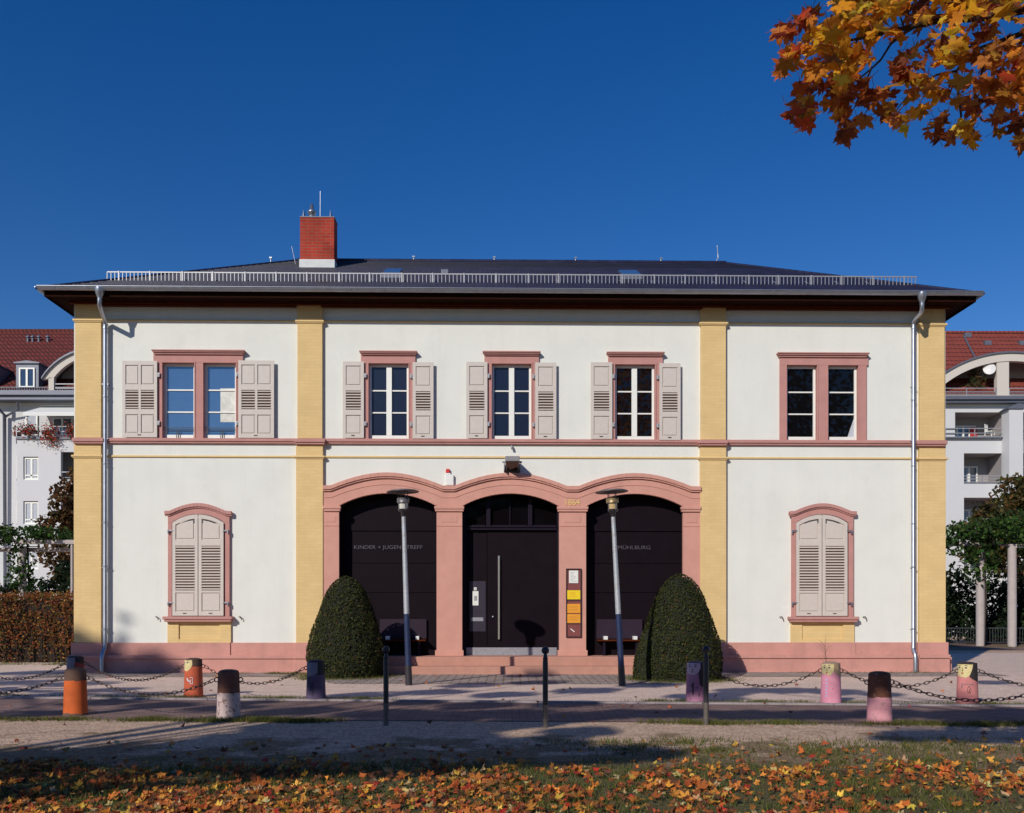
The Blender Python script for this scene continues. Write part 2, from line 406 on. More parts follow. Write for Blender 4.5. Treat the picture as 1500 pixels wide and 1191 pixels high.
# window table: outer jambs, list of openings (left,right), top of opening, bottom (pixels)
WIN = [dict(o=(226, 353), op=[(238, 284.5), (298, 345.5)], t=531.5, b=640.5, l=(224.5, 356), ct=512, cb=517.5, c=(221.5, 358)),
       dict(o=(530, 606.5), op=[(540, 598.5)], t=532.5, b=642, l=(528.5, 608.5), ct=513.5, cb=518.5, c=(526, 611)),
       dict(o=(710.5, 788), op=[(720.5, 778.5)], t=533, b=643, l=(709.5, 789.5), ct=514, cb=519, c=(707, 792)),
       dict(o=(892, 969), op=[(901, 959.5)], t=534, b=644, l=(891, 971), ct=515, cb=520, c=(889, 974)),
       dict(o=(1142.5, 1269.5), op=[(1152.5, 1197), (1213, 1257.5)], t=535, b=645, l=(1142.5, 1272), ct=516, cb=521.5, c=(1139.5, 1274))]
holes = []
for w in WIN:
    for a, b in w['op']:
        m = (a+b)/2
        w.setdefault('H', []).append((X(a), X(b), Z(w['b'], m), Z(w['t'], m)))
    for h in w['H']: holes.append((h[0]-.06, h[1]+.06, h[2]-.05, h[3]+.06))
AX0, AX1 = X(476), X(1023)
holes.append((AX0, AX1, 0.0, Z(718, 746)))
mb = MB()
gridface(mb, XL, XR, .0, ZS, holes, 0, .32)
mb.add([(XL,0,0),(XL,DEPTH,0),(XL,DEPTH,ZS),(XL,0,ZS)], [(0,1,2,3)])
mb.add([(XR,0,0),(XR,DEPTH,0),(XR,DEPTH,ZS),(XR,0,ZS)], [(0,1,2,3)])
mb.add([(XL,DEPTH,0),(XR,DEPTH,0),(XR,DEPTH,ZS),(XL,DEPTH,ZS)], [(0,1,2,3)])
mb.build('wall', M['white'], house)

# pilasters (each with its little capital and base moulding)
PIL = [((110, 148), (108, 148)), ((435.5, 472), (433.5, 473)), ((1027, 1063.5), (1026, 1064)), ((1348, 1384), (1347, 1385.5))]
PY = -.10
ZT = []
for i, (up, lo) in enumerate(PIL):
    pm = (up[0]+up[1])/2
    zc = lambda py: Z(py, pm, PY)
    strc_t, strc_b = zc(641.2+(pm-128)*.0031), zc(649.3+(pm-128)*.0031)
    cap = zc(469+(pm-128)*.0052); l2 = zc(668+(pm-128)*.0031); bt = zc(941.5)
    yb = DEPTH+.1 if i in (0, 3) else .0
    a, b = X(up[0], PY), X(up[1], PY)
    c, d = X(lo[0], PY), X(lo[1], PY)
    mb = MB(); y1 = .75 if i in (0, 3) else .0
    if i == 0: mb.box(a, b, PY, 0, strc_t, ZS).box(c, d, PY, 0, bt, strc_b); mb.box(a, XL, 0, y1, strc_t, ZS).box(c, XL, 0, y1, bt, strc_b)
    elif i == 3: mb.box(a, b, PY, 0, strc_t, ZS).box(c, d, PY, 0, bt, strc_b); mb.box(XR, b, 0, y1, strc_t, ZS).box(XR, d, 0, y1, bt, strc_b)
    else: mb.box(a, b, PY, 0, strc_t, ZS).box(c, d, PY, 0, bt, strc_b)
    p = mb.build('pilaster', M['yellow'], house, .006)
    for q, (e, f) in ((cap, (a, b)), (l2, (c, d))):
        mm = MB(); mm.box(e-.045, f+.045, PY-.045, .0 if i in (1, 2) else y1, q-.022, q+.022).box(e-.022, f+.022, PY-.022, .0 if i in (1,2) else y1, q-.05, q-.022)
        mm.build('moulding', M['yellow_plain'], p, .006)
# pink string course between the storeys and thin yellow lines on the wall
mb = MB(); ml = MB()
def zline(py_l, py_r, px, y=0): return Z(py_l+(py_r-py_l)*(px-128)/(1366-128), px, y)
gaps = [(148, 435), (472, 1027), (1063, 1348)]
for g0, g1 in gaps:
    zm = [zline(641.5, 645.3, p, -.06) for p in (g0, g1)]; zb = [zline(649, 652.8, p, -.06) for p in (g0, g1)]
    z1, z0 = sum(zm)/2, sum(zb)/2
    mb.box(X(g0), X(g1), -.10, 0, z0+.045, z1).box(X(g0), X(g1), -.07, 0, z0, z0+.045)
    for a_, b_ in ((469.2, 475.2), (668.3, 671.8)):
        zz = (zline(a_, b_, g0)+zline(a_, b_, g1))/2
        ml.box(X(g0), X(g1), -.035, 0, zz-.022, zz+.022)
for i, (up, lo) in enumerate(PIL):
    pm = (up[0]+up[1])/2
    z1 = zline(641.2, 645, pm, -.2); z0 = zline(649.4, 653.2, pm, -.2)
    a, b = X(lo[0], -.2)-.05, X(lo[1], -.2)+.05
    mb.box(a, b, -.20, .0, z0+.045, z1).box(a+.02, b-.02, -.17, .0, z0, z0+.045)
    if i == 0: mb.box(a, XL, 0, DEPTH, z0, z1)
    if i == 3: mb.box(XR, b, 0, DEPTH, z0, z1)
mb.build('string_course', M['pinkframe'], house, .012)
ml.build('cornice_line', M['yellow_plain'], house, .008)

# plinth: one run per bay and one block under each pilaster
def plinth(x0, x1, y, name='plinth', extra=None):
    mb = MB(); zt, zm, zn = Z(941.3, 746, y), Z(961, 746, y), Z(964.5, 746, y)
    mb.box(x0, x1, y, 0, zm, zt).box(x0, x1, y-.10, 0, zn, zm+.03).box(x0, x1, y-.065, 0, -.05, zn)
    if extra: mb.box(extra[0], extra[1], y-.03, y+.001, zm, zt+.002)
    return mb.build(name, M['plinth'], house, .01)
plinth(X(148), X(434), -.045, extra=(X(245)-.01, X(338.5))); plinth(X(1064), X(1347), -.045, extra=(X(1159), X(1252)))
for i, (up, lo) in enumerate(PIL):
    e = .03
    a, b = X(lo[0], -.13)-e*(1 if i in (0, 3) else .6), X(lo[1], -.13)+e
    plinth(a-(.04 if i == 0 else 0), b+(.04 if i == 3 else 0), -.13, 'pilaster_base')
MB().box(XL-.16, XL, 0, DEPTH, 0, Z(963)).build('plinth', M['plinth'], house, .01); MB().box(XR, XR+.16, 0, DEPTH, 0, Z(963)).build('plinth', M['plinth'], house, .01)

# eave frieze, dentils, soffit, fascia
EX0, EX1, EY = X(66.5, -.62), X(1428, -.62), -.62
mb = MB()
zf0, zf1 = Z(450.5, 746), ZS
for g0, g1 in gaps: mb.box(X(g0), X(g1), -.05, 0, zf0, zf1); mb.box(X(g0), X(g1), -.16, -.05, ZS-.09, ZS)
mb.box(X(110)-.06, X(1384)+.06, -.20, -.101, ZS-.05, ZS)
for g0, g1 in gaps:
    x = X(g0)+.05
    while x < X(g1)-.08:
        mb.box(x, x+.075, -.10, -.05, zf0+.02, zf0+.13); x += .15
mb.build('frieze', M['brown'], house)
mb = MB(); by = DEPTH-EY
mb.box(EX0, EX1, EY, 0, ZS, ZS+.03); mb.box(EX0, XL, 0, DEPTH, ZS, ZS+.03); mb.box(XR, EX1, 0, DEPTH, ZS, ZS+.03); mb.box(EX0, EX1, DEPTH, by, ZS, ZS+.03)
for k in range(140):                                   # board joints of the soffit
    x = EX0+.15+k*.155
    if x < EX1-.1: mb.box(x, x+.012, EY+.02, -.21, ZS-.008, ZS)
mb.box(EX0, EX1, EY-.02, EY, ZS-.05, ZS+.13); mb.box(EX0-.02, EX0, EY-.02, by, ZS-.05, ZS+.13); mb.box(EX1, EX1+.02, EY-.02, by, ZS-.05, ZS+.13)
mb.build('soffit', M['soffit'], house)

# slate roof: four hipped slopes with real course steps on the street side
ZE = ZS+.15; RY = DEPTH/2; RZ = Z(383.8, 746, RY)
RX0, RX1 = X(436, RY), X(1063, RY)
ex0, ex1, ey0, ey1 = EX0-.05, EX1+.05, EY-.05, by+.05
mb = MB(); NC = 34
for k in range(NC):
    t0, t1 = k/NC, (k+1)/NC
    def row(t, dz): return [(ex0+(RX0-ex0)*t, ey0+(RY-ey0)*t, ZE+(RZ-ZE)*t+dz), (ex1+(RX1-ex1)*t, ey0+(RY-ey0)*t, ZE+(RZ-ZE)*t+dz)]
    a, b = row(t0, .014); c, d = row(t1, 0)
    mb.add([a, b, d, c], [(0, 1, 2, 3)])
    e, f = row(t0, 0); mb.add([e, f, b, a], [(0, 1, 2, 3)])
A = [(ex0, ey0, ZE), (ex1, ey0, ZE), (ex1, ey1, ZE), (ex0, ey1, ZE), (RX0, RY, RZ), (RX1, RY, RZ)]
mb.add(A, [(1, 2, 5), (2, 3, 4, 5), (3, 0, 4)])
roof = mb.build('roof', M['slate'], house)
mb = MB()
mb.tube([(RX0, RY, RZ+.01), (RX1, RY, RZ+.01)], .06, 6)
for p, q in ((A[0], A[4]), (A[1], A[5])):
    mb.tube([Vector(p)+Vector((0, 0, .0)), Vector(q)], .045, 6)
mb.build('ridge_capping', M['slate'], roof)
def roofz(y): return ZE+(RZ-ZE)*(y-ey0)/(RY-ey0)
# chimney
cy = 2.9; c0, c1 = X(439.5, cy), X(489.5, cy)
mb = MB(); zt = Z(318.5, 465, cy); zb = roofz(cy)
mb.box(c0, c1, cy, cy+.5, zb+.05, zt)
ch = mb.build('chimney', M['brickred'], roof, .006)
MB().box(c0-.02, c1+.02, cy-.02, cy+.52, zb-.1, Z(380, 465, cy)).build('lead_flashing', M['lead'], ch, .01)
MB().box(c0-.012, c1+.012, cy-.012, cy+.512, zt, zt+.03).build('coping', M['leadgrey'], ch, .005)
mb = MB(); vx = X(457, cy+.2)
mb.lathe([(.085, zt+.03), (.085, zt+.17), (.125, zt+.20), (.12, zt+.24), (.07, zt+.27), (.055, zt+.28), (.05, zt+.42), (.0, zt+.43)], (vx, cy+.18, 0), 14)
mb.build('flue_cowl', M['galv'], ch)
mb = MB(); rx = X(468.5, cy+.2)
mb.tube([(rx, cy+.25, zt+.03), (rx+.005, cy+.25, Z(280, 468, cy+.25))], .012, 6)
for px in (444.5, 484):
    x = X(px, cy+.1); mb.add([(x-.012, cy+.05, zt+.03), (x+.012, cy+.05, zt+.03), (x+.07, cy+.3, zt+.03), (x, cy+.1, zt+.27)], [(0,1,3),(1,2,3),(0,3,2),(0,2,1)])
mb.build('lightning_rod', M['galv'], ch)
# roof lights, vent, ridge rods
for px, w in ((573, 30), (925, 33)):
    y = 1.15; mb = MB(); a, b = X(px-w/2, y), X(px+w/2, y); z0 = roofz(y)
    mb.box(a, b, y, y+.75, z0-.1, z0+.14)
    rl = mb.build('roof_window', M['leadgrey'], roof, .01)
    s_ = (RZ-ZE)/(RY-ey0)
    MB().add([(a+.05, y+.02, z0+.15), (b-.05, y+.02, z0+.15), (b-.05, y+.75, z0+.15+.72*s_), (a+.05, y+.75, z0+.15+.72*s_),
              (a+.05, y+.02, z0+.10), (b-.05, y+.02, z0+.10), (b-.05, y+.75, z0+.1+.72*s_), (a+.05, y+.75, z0+.1+.72*s_)],
             [(0,1,2,3),(7,6,5,4),(0,4,5,1),(1,5,6,2),(2,6,7,3),(3,7,4,0)]).build('pane', M['g_sky'], rl)
y = 2.0; vx = X(652, y)
MB().box(vx-.10, vx+.10, y-.1, y+.2, roofz(y)-.05, roofz(y)+.08).build('roof_vent', M['leadgrey'], roof, .02)
for px in (397, 606, 724, 843, 968):
    mb = MB(); x = X(px, RY); y = RY
    if px == 397: x = X(397, 3.9); y = 3.9
    z = roofz(min(y, RY)); mb.tube([(x, y-.02, z-.03), (x, y-.02, z+.14)], .02, 6).box(x-.035, x+.035, y-.06, y+.02, z+.10, z+.14)
    mb.build('ridge_clamp', M['galv'], roof)
mb = MB(); x = X(1050, RY)
mb.tube([(x, RY, RZ), (x, RY, RZ+.12), (x+.04, RY, RZ+.15), (x+.01, RY, RZ+.52)], .014, 6); mb.build('lightning_rod', M['galv'], roof)
mb = MB(); x = X(433, 3.6)
mb.tube([(x, 3.6, roofz(3.6)), (x-.11, 3.6, roofz(3.6)+.50)], .010, 6); mb.build('lightning_rod', M['galv'], roof)
# snow guard
GY = .42
mb = MB(); g0, g1 = X(157, GY), X(1343, GY); zg = roofz(GY); gt, gb = Z(401.3, 746, GY), Z(415.6, 746, GY)
mb.box(g0, g1, GY-.012, GY+.012, gt-.028, gt).box(g0, g1, GY-.012, GY+.012, gb-.012, gb+.016)
x = g0
while x < g1: mb.box(x-.008, x+.008, GY-.008, GY+.008, gb+.016, gt-.028); x += .094
gd = mb.build('snow_guard', M['guard'], house)
for px in range(175, 1343, 46):
    x = X(px+random.uniform(-1.5, 1.5), GY); mb = MB()
    mb.box(x-.017, x+.017, GY-.03, GY-.013, zg-.02, gt+.005); mb.tube([(x, GY+.01, gb+.01), (x, GY+.45, roofz(GY+.45)+.02)], .01, 5)
    mb.build('bracket', M['guard'], gd)
# gutter (open half round along the eaves) with brackets, and the two downpipes
def gutter_run(mb, p, q, out, r=.075):
    p, q, out = Vector(p), Vector(q), Vector(out); n = 8; v = []
    for e in (p, q):
        for k in range(n+1):
            a = math.pi*k/n; v.append(e+out*(r*math.cos(a))+Vector((0, 0, -r*math.sin(a)*1.15)))
    mb.add(v, [(k, k+1, n+2+k, n+1+k) for k in range(n)], True)
    mb.tube([p+out*r, q+out*r], .013, 6); mb.tube([p-out*r, q-out*r], .008, 4)
mb = MB(); gz = ZS+.145; gy = EY-.115
gutter_run(mb, (EX0-.115, gy, gz), (EX1+.115, gy, gz), (0, -1, 0)); gutter_run(mb, (EX0-.115, gy, gz), (EX0-.115, by, gz), (-1, 0, 0)); gutter_run(mb, (EX1+.115, gy, gz), (EX1+.115, by, gz), (1, 0, 0))
x = EX0+.3
while x < EX1:
    mb.tube([(x, gy-.078*math.cos(a), gz-.088*math.sin(a)+.004) for a in [k*math.pi/8 for k in range(9)]], .009, 5); x += .76
mb.build('gutter', M['zinc'], house)
def downpipe(fpx, vpx, zlast):
    mb = MB(); fx = X(fpx, gy); vx = X(vpx, -.11); y1 = -.12; zb = Z(475, vpx, y1)
    z0 = gz-.075
    mb.lathe([(.115, z0+.05), (.115, z0+.0), (.085, z0-.10), (.055, z0-.17), (.055, z0-.23)], (fx, gy, 0), 14)
    mb.tube([(fx, gy, z0-.2), (fx, gy, z0-.34), (fx+(vx-fx)*.06, gy+.05, z0-.39), (fx+(vx-fx)*.9, y1-.07, zb+.1), (vx, y1, zb+.02), (vx, y1, zb-.06)], .052, 14)
    mb.tube([(vx, y1, zb-.02), (vx, y1, .62), (vx-.015, y1-.02, .55), (vx-.015, y1-.12, .44), (vx-.015, y1-.14, .36), (vx-.015, y1-.14, .02)], .052, 14)
    for z in (zb-.1, 6.6, 5.0, 3.6, 2.55, 1.05): mb.lathe([(.058, z-.02), (.06, z), (.058, z+.02)], (vx, y1, 0), 14)
    for z in (2.52, 5.6, 1.03, 6.9): mb.box(vx-.075, vx+.075, y1-.012, y1+.012, z-.012, z+.012).box(vx+.05, vx+.07, y1, 0, z-.012, z+.012)
    return mb.build('downpipe', M['galv'], house)
downpipe(146, 154.3, 0); downpipe(1350.5, 1337.7, 0)

# ------------------------------------------------------------------ upper windows
def shutter(x0, x1, z0, z1, cols, y=-.075, t=.045, arch=None, name='shutter'):
    """a panelled, louvred leaf; arch(x) gives a curved top"""
    mb = MB(); st = .075; n = cols; mid = .06
    H = z1-z0
    if arch is None:
        zl = [(z0+.10, z0+.30*H), (z0+.37*H, z0+.62*H), (z0+.69*H, z1-.10)]
        top = lambda x: z1
    else:
        zl = [(z0+.10, z0+.19*H+.10), (z0+.255*H, z0+.705*H), (z0+.765*H, None)]
        top = arch
    mb.box(x0+.01, x1-.01, y+t*.55, y+t, z0+.01, (min(top(x0), top(x1))-.012) if arch else z1-.01)     # back sheet
    cw = (x1-x0-st*2-mid*(n-1))/n
    cols_ = [(x0+st+i*(cw+mid), x0+st+i*(cw+mid)+cw) for i in range(n)]
    K = 10
    def piece(a, b, c, d=None):
        if d is None:                                   # up to the curved top
            xs = [a+(b-a)*i/K for i in range(K+1)]
            mb.prism([(a, c), (b, c)]+[(x, top(x)) for x in reversed(xs)], y, y+t*.55)
        else: mb.box(a, b, y, y+t*.55, c, d)
    edges = [x0]+[e for c in cols_ for e in c]+[x1]
    for i in range(0, len(edges), 2): piece(edges[i], edges[i+1], z0, None if arch else z1)
    for a, b in cols_:
        piece(a, b, z0, zl[0][0]); piece(a, b, zl[0][1], zl[1][0]); piece(a, b, zl[1][1], zl[2][0])
        if arch:
            xs = [a+(b-a)*i/K for i in range(K+1)]
            mb.prism([(x, top(x)-.10) for x in xs]+[(x, top(x)) for x in reversed(xs)], y, y+t*.55)
            mb.prism([(a+.035, zl[2][0]+.035), (b-.035, zl[2][0]+.035)]+[(x, top(x)-.135) for x in reversed([a+.035+(b-a-.07)*i/K for i in range(K+1)])], y+.008, y+t*.55)
        else:
            piece(a, b, zl[2][1], z1)
            mb.box(a+.025, b-.025, y+.008, y+t*.55, zl[2][0]+.025, zl[2][1]-.025)
        mb.box(a+.025, b-.025, y+.008, y+t*.55, zl[0][0]+.025, zl[0][1]-.025)
        ns = 7 if not arch else 16
        h = (zl[1][1]-zl[1][0])/ns
        for k in range(ns):
            zc = zl[1][0]+h*(k+.5)
            mb.slab(a-.004, b+.004, y+.006, zc, h*.72, .009, R(38))
        mb.m = 1; mb.box(a, b, y+t*.45, y+t*.545, zl[1][0], zl[1][1]); mb.m = 0
    o = mb.build(name, [M['shutter'], M['slat_gap']], house, .004)
    mh = MB(); zz = z0+.06
    mh.box((x0+x1)/2-.05, (x0+x1)/2+.03, y-.014, y, zz-.008, zz+.008); mh.build('latch', M['chain'], o)
    return o
def hinge(o, x, z, y, s):
    MB().box(x-.03, x+.03, y-.03, y+.02, z-.05, z+.05).box(x-.012, x+.012, y-.045, y-.03, z-.06, z+.02).build('hinge', M['guard'], o, .005)

SH = {0: [((179, 230), (528.5, 640.5), 2), ((349, 401.3), (528, 641.5), 2)],
      1: [((502, 533), (529.5, 641.5), 1), ((604.5, 635), (530.5, 642.5), 1)],
      2: [((683, 714), (530, 642), 1), ((784, 815), (531, 643), 1)],
      3: [((865.5, 897), (530.5, 643), 1), ((966, 997), (532, 644.5), 1)]}
GL = ['g_sky', 'g_frost', 'g_frost', 'g_dark', 'g_dark']
for i, w in enumerate(WIN):
    mid = (w['o'][0]+w['o'][1])/2
    zs = Z(641.5+(mid-128)*.0031, mid, -.05)            # top of the string course
    ya, yb = -.055, .135
    zt = Z(w['t'], mid, ya); zlt = Z(w['cb'], mid, ya)
    o0, o1 = X(w['o'][0], ya), X(w['o'][1], ya)
    ops = [(X(a, ya), X(b, ya)) for a, b in w['op']]
    mb = MB()
    ed = [o0]+[e for op in ops for e in op]+[o1]
    for k in range(0, len(ed), 2): mb.box(ed[k], ed[k+1], ya, yb, zs-.02, zt)
    mb.box(X(w['l'][0], ya), X(w['l'][1], ya), ya-.002, 0, zt, zlt)
    for a, b in ops: mb.box(a-.01, b+.01, 0, yb, zt, zt+.05)
    for a, b in ops:                                     # inner rebate line round the opening
        mb.box(a-.03, a, ya-.015, ya, zs, zt+.03).box(b, b+.03, ya-.015, ya, zs, zt+.03).box(a, b, ya-.015, ya, zt, zt+.03)
        mb.box(a, b, ya, yb, zs-.05, zs-.005)
    sur = mb.build('window_surround', M['pinkframe'], house, .005)
    mb = MB(); ca, cb_ = X(w['c'][0], -.15), X(w['c'][1], -.15); zc1, zc0 = Z(w['ct'], mid, -.15), Z(w['cb'], mid, -.15)
    mb.box(ca, cb_, -.16, 0, zc1-.03, zc1).box(ca+.02, cb_-.02, -.135, 0, zc1-.06, zc1-.03).box(ca+.045, cb_-.045, -.10, 0, zc0-.01, zc1-.06)
    mb.build('cornice', M['pinkframe'], sur, .006)
    for a, b in ops:
        mb = MB(); fy0, fy1 = .06, .12; fr = .055
        z0, z1 = zs, zt
        mb.box(a, a+fr, fy0, fy1, z0, z1).box(b-fr, b, fy0, fy1, z0, z1).box(a+fr, b-fr, fy0, fy1, z1-fr, z1).box(a+fr, b-fr, fy0-.01, fy1, z0, z0+.10)
        inner = [(a+fr, b-fr)]
        if len(ops) == 1:
            c = (a+b)/2; mb.box(c-.065, c+.065, fy0-.012, fy1, z0+.10, z1-fr); inner = [(a+fr, c-.065), (c+.065, b-fr)]
        zb = z0+.10; zt2 = z1-fr
        for p, q in inner:
            for k in (1, 2):
                zz = zb+(zt2-zb)*(k/3 if k == 1 else .655); mb.box(p, q, fy0+.012, fy1, zz-.017, zz+.017)
        wf = mb.build('window', M['winwhite'], house, .004)
        gl = MB()
        for p, q in inner: gl.box(p-.01, q+.01, .10, .115, zb-.01, zt2+.01)
        gname = GL[i]
        gl.build('pane', M[gname], wf)
        if i == 4 and a > X(1205):                        # a pale curtain corner seen behind the lower right pane
            mc = MB(); mc.prism([(q-.16, zb), (q, zb), (q, zb+.46)], .096, .0985); mc.build('curtain', M['curtain'], wf)
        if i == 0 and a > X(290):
            MB().box(a+fr+(b-a-2*fr)*.46, b-fr, .0965, .0985, zb+.32, zt2-.52).build('curtain', M['curtain_white'], wf)  # pale sheet on the pane standing in for a reflected white building
        if i == 0:
            mr = MB(); zr = zs+.255
            mr.box(a, b, .0, .014, zr, zr+.014).box(a, b, .0, .014, zr-.055, zr-.043); c = (a+b)/2+(-.05 if a < X(280) else .02)
            for dx in (-.012, .035): mr.box(c+dx-.008, c+dx+.008, .0, .014, zs-.02, zr-.055)
            mr.build('guard_rail', M['rail_black'], wf)
    if i in SH:
        for (a, b), (t_, b_), n in SH[i]:
            y = -.115; x0, x1 = X(a, y), X(b, y)
            o = shutter(x0, x1, Z(b_, (a+b)/2, y), Z(t_, (a+b)/2, y), n, y)
            inner = x1 if (a+b)/2 < mid else x0
            sg = 1 if inner == x1 else -1
            for fz in (.20, .83):
                hinge(o, inner+sg*.035, Z(b_, (a+b)/2, y)+(Z(t_, (a+b)/2, y)-Z(b_, (a+b)/2, y))*fz-.02, y+.03, sg)
# backing behind the glass
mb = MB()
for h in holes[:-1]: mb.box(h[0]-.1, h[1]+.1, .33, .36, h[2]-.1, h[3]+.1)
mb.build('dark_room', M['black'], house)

# ------------------------------------------------------------------ ground-floor arched windows with closed shutters
def seg_arc(x0, x1, zs, zc, n=16):
    """segmental arc through (x0,zs), (mid,zc), (x1,zs)"""
    h = zc-zs; c = (x1-x0)/2; r = (c*c+h*h)/(2*h); cx = (x0+x1)/2; cz = zc-r
    a0 = math.asin(c/r)
    return [(cx+r*math.sin(a), cz+r*math.cos(a)) for a in [-a0+2*a0*i/n for i in range(n+1)]]
for gx in (290.3, 1204.6):
    ya = -.08; x = lambda d, y=ya: X(gx+d, y); z = lambda py, y=ya: Z(py+(0.3 if gx > 700 else 0), gx, y)
    ozs, ozc = z(750.5), z(741.5)
    # the frame: piers + arched head
    arc_i = seg_arc(x(-38.5), x(38.5), z(765.5), z(753), 16)
    out_l, out_r = x(-44.5), x(45.8)
    def outer(xx):
        f = (xx-x(0))/(x(38)-x(0)); return z(751.0)+(z(739)-z(751.0))*max(0, math.cos(min(abs(f), 1.12)/1.12*math.pi/2))**1.0
    mb = MB()
    mb.box(out_l, arc_i[0][0], ya, 0, z(903), arc_i[0][1]).box(arc_i[-1][0], out_r, ya, 0, z(903), arc_i[-1][1])
    xs = [out_l]+[p[0] for p in arc_i]+[out_r]
    low = [(out_l, arc_i[0][1])]+arc_i+[(out_r, arc_i[-1][1])]
    mb.prism(low+[(p, outer(p)) for p in reversed(xs)], ya, 0)
    sur = mb.build('window_surround', M['pinkframe'], house, .005)
    mb = MB(); xs2 = [x(-48.5), x(-41)]+[x(-38+76*k/14) for k in range(15)]+[x(41), x(49.5)]
    def hood(xx): return outer(xx) if x(-43) < xx < x(43) else z(750.6)
    top = [(p, hood(p)+.03) for p in xs2]; bot = [(p, hood(p)-.055) for p in xs2]
    mb.band(bot, top, ya-.06, ya+.02)
    mb.band([(p[0], p[1]-.035) for p in bot], bot, ya-.03, ya+.02)
    mb.box(x(-48.5), x(-43.5), ya-.05, 0, z(754), z(750)).box(x(45), x(49.5), ya-.05, 0, z(754), z(750))
    mb.build('hood_mould', M['pinkframe'], sur, .006)
    mb = MB(); mb.box(x(-50), x(51.5), -.21, 0, z(907.5, -.2), z(903, -.2)).box(x(-48), x(49.5), -.18, 0, z(911, -.2), z(907.5, -.2))
    mb.build('sill', M['pinkframe'], sur, .012)
    mb = MB()
    a0, a1, b0, b1 = x(-45.5), x(47.5), z(941.5), z(910)
    p0, p1, q0, q1 = x(-29), x(31), z(936.5), z(914)
    mb.box(a0, p0, ya+.02, 0, b0, b1).box(p1, a1, ya+.02, 0, b0, b1).box(p0, p1, ya+.02, 0, b0, q0).box(p0, p1, ya+.02, 0, q1, b1).box(p0, p1, ya+.055, 0, q0, q1)
    mb.build('apron_panel', M['yellow'], house, .004)
    # shutters: two closed leaves
    ys = ya-.045
    sx0, sxm, sx1 = x(-38, ys), x(-.2, ys), x(37, ys)
    arcs = seg_arc(sx0-.001, sx1+.001, z(765.8, ys), z(753.6, ys), 24)
    def topz(xx):
        c = (sx1-sx0)/2; h = z(753.6, ys)-z(765.8, ys); r = (c*c+h*h)/(2*h); cx = (sx0+sx1)/2
        return z(753.6, ys)-r+math.sqrt(max(r*r-(xx-cx)**2, 0))
    for s0, s1, sg in ((sx0, sxm-.008, -1), (sxm+.008, sx1, 1)):
        o = shutter(s0, s1, z(902, ys), topz(0.5*(s0+s1)), 1, ys, .045, topz)
        e = s0 if sg < 0 else s1
        for py in (777.5, 883): 
            MB().box(e-.02 if sg > 0 else e-.11, e+.11 if sg > 0 else e+.02, ys-.012, ys, z(py)-.014, z(py)+.014).box(e+sg*.10-.014, e+sg*.10+.014, ys-.02, ys+.03, z(py)-.07, z(py)+.02).build('hinge', M['galv'], o, .003)
    MB().box(x(-38.5), x(38.5), -.012, -.002, z(903), z(766)).build('dark_room', M['black'], house)
    for d in (-60, 62):
        mb = MB(); xx = X(gx+d, -.03); zz = Z(905, gx)
        mb.tube([(xx-.03, -.0, zz+.02), (xx-.03, -.05, zz+.02), (xx+.0, -.055, zz+.03), (xx+.03, -.055, zz-.01), (xx+.035, -.055, zz-.06)], .011, 6)
        mb.build('shutter_holdback', M['chain'], house)

# ------------------------------------------------------------------ the three-arched porch
ya = -.075
ax = lambda px, y=ya: X(px, y); az = lambda py, y=ya: Z(py, 746, y)
FLOOR = Z(961.0, 746, -.1)
OPEN = [(496.5, 639.5), (677, 819), (858.5, 1000.5)]
arcs = [seg_arc(ax(a), ax(b), az(741.5), az(723), 20) for a, b in OPEN]
L_, R_ = ax(473.5), ax(1026.5)
VAL = [(473, 713.5), (567, 694.2), (657.3, 713.2), (748, 694.0), (838.5, 713.4), (929.5, 694.6), (1026.5, 713.8)]
def wave(n=14):                                         # the wavy top edge
    pts = []
    cs = [567, 748, 929.5]; hw = 82.0
    for c in cs:
        l = c-hw if c > 500 else c-hw; 
        for k in range(n+1):
            f = -1+2*k/n; px = c+hw*f
            pts.append((ax(px), az(694.2+(713.2-694.2)*(1-math.cos(f*math.pi/2))*.55+(713.2-694.2)*.45*f*f)))
    return [(L_, az(713.3))]+pts+[(R_, az(713.6))]
top = wave()
out = [(L_, FLOOR)]+top+[(R_, FLOOR)]
for arc, (a, b) in zip(reversed(arcs), reversed(OPEN)):
    out += [(ax(b), FLOOR)]+list(reversed(arc))+[(ax(a), FLOOR)]
mb = MB(); mb.prism(out, ya, .03)
arc_o = mb.build('arcade', M['pink'], house)
mb = MB()
sh = lambda d: [(p, q+d) for p, q in top]
mb.band(sh(-.075), sh(.02), ya-.075, ya); mb.band(sh(-.115), sh(-.075), ya-.045, ya); mb.band(sh(-.27), sh(-.25), ya-.012, ya)
for arc in arcs:
    c = [(p, q+.035) for p, q in arc]; mb.band(arc, c, ya-.012, ya)
mb.build('moulding', M['pink'], arc_o, .008)
PIER = [(473.5, 496.5), (639.5, 677), (819, 858.5), (1000.5, 1026.5)]
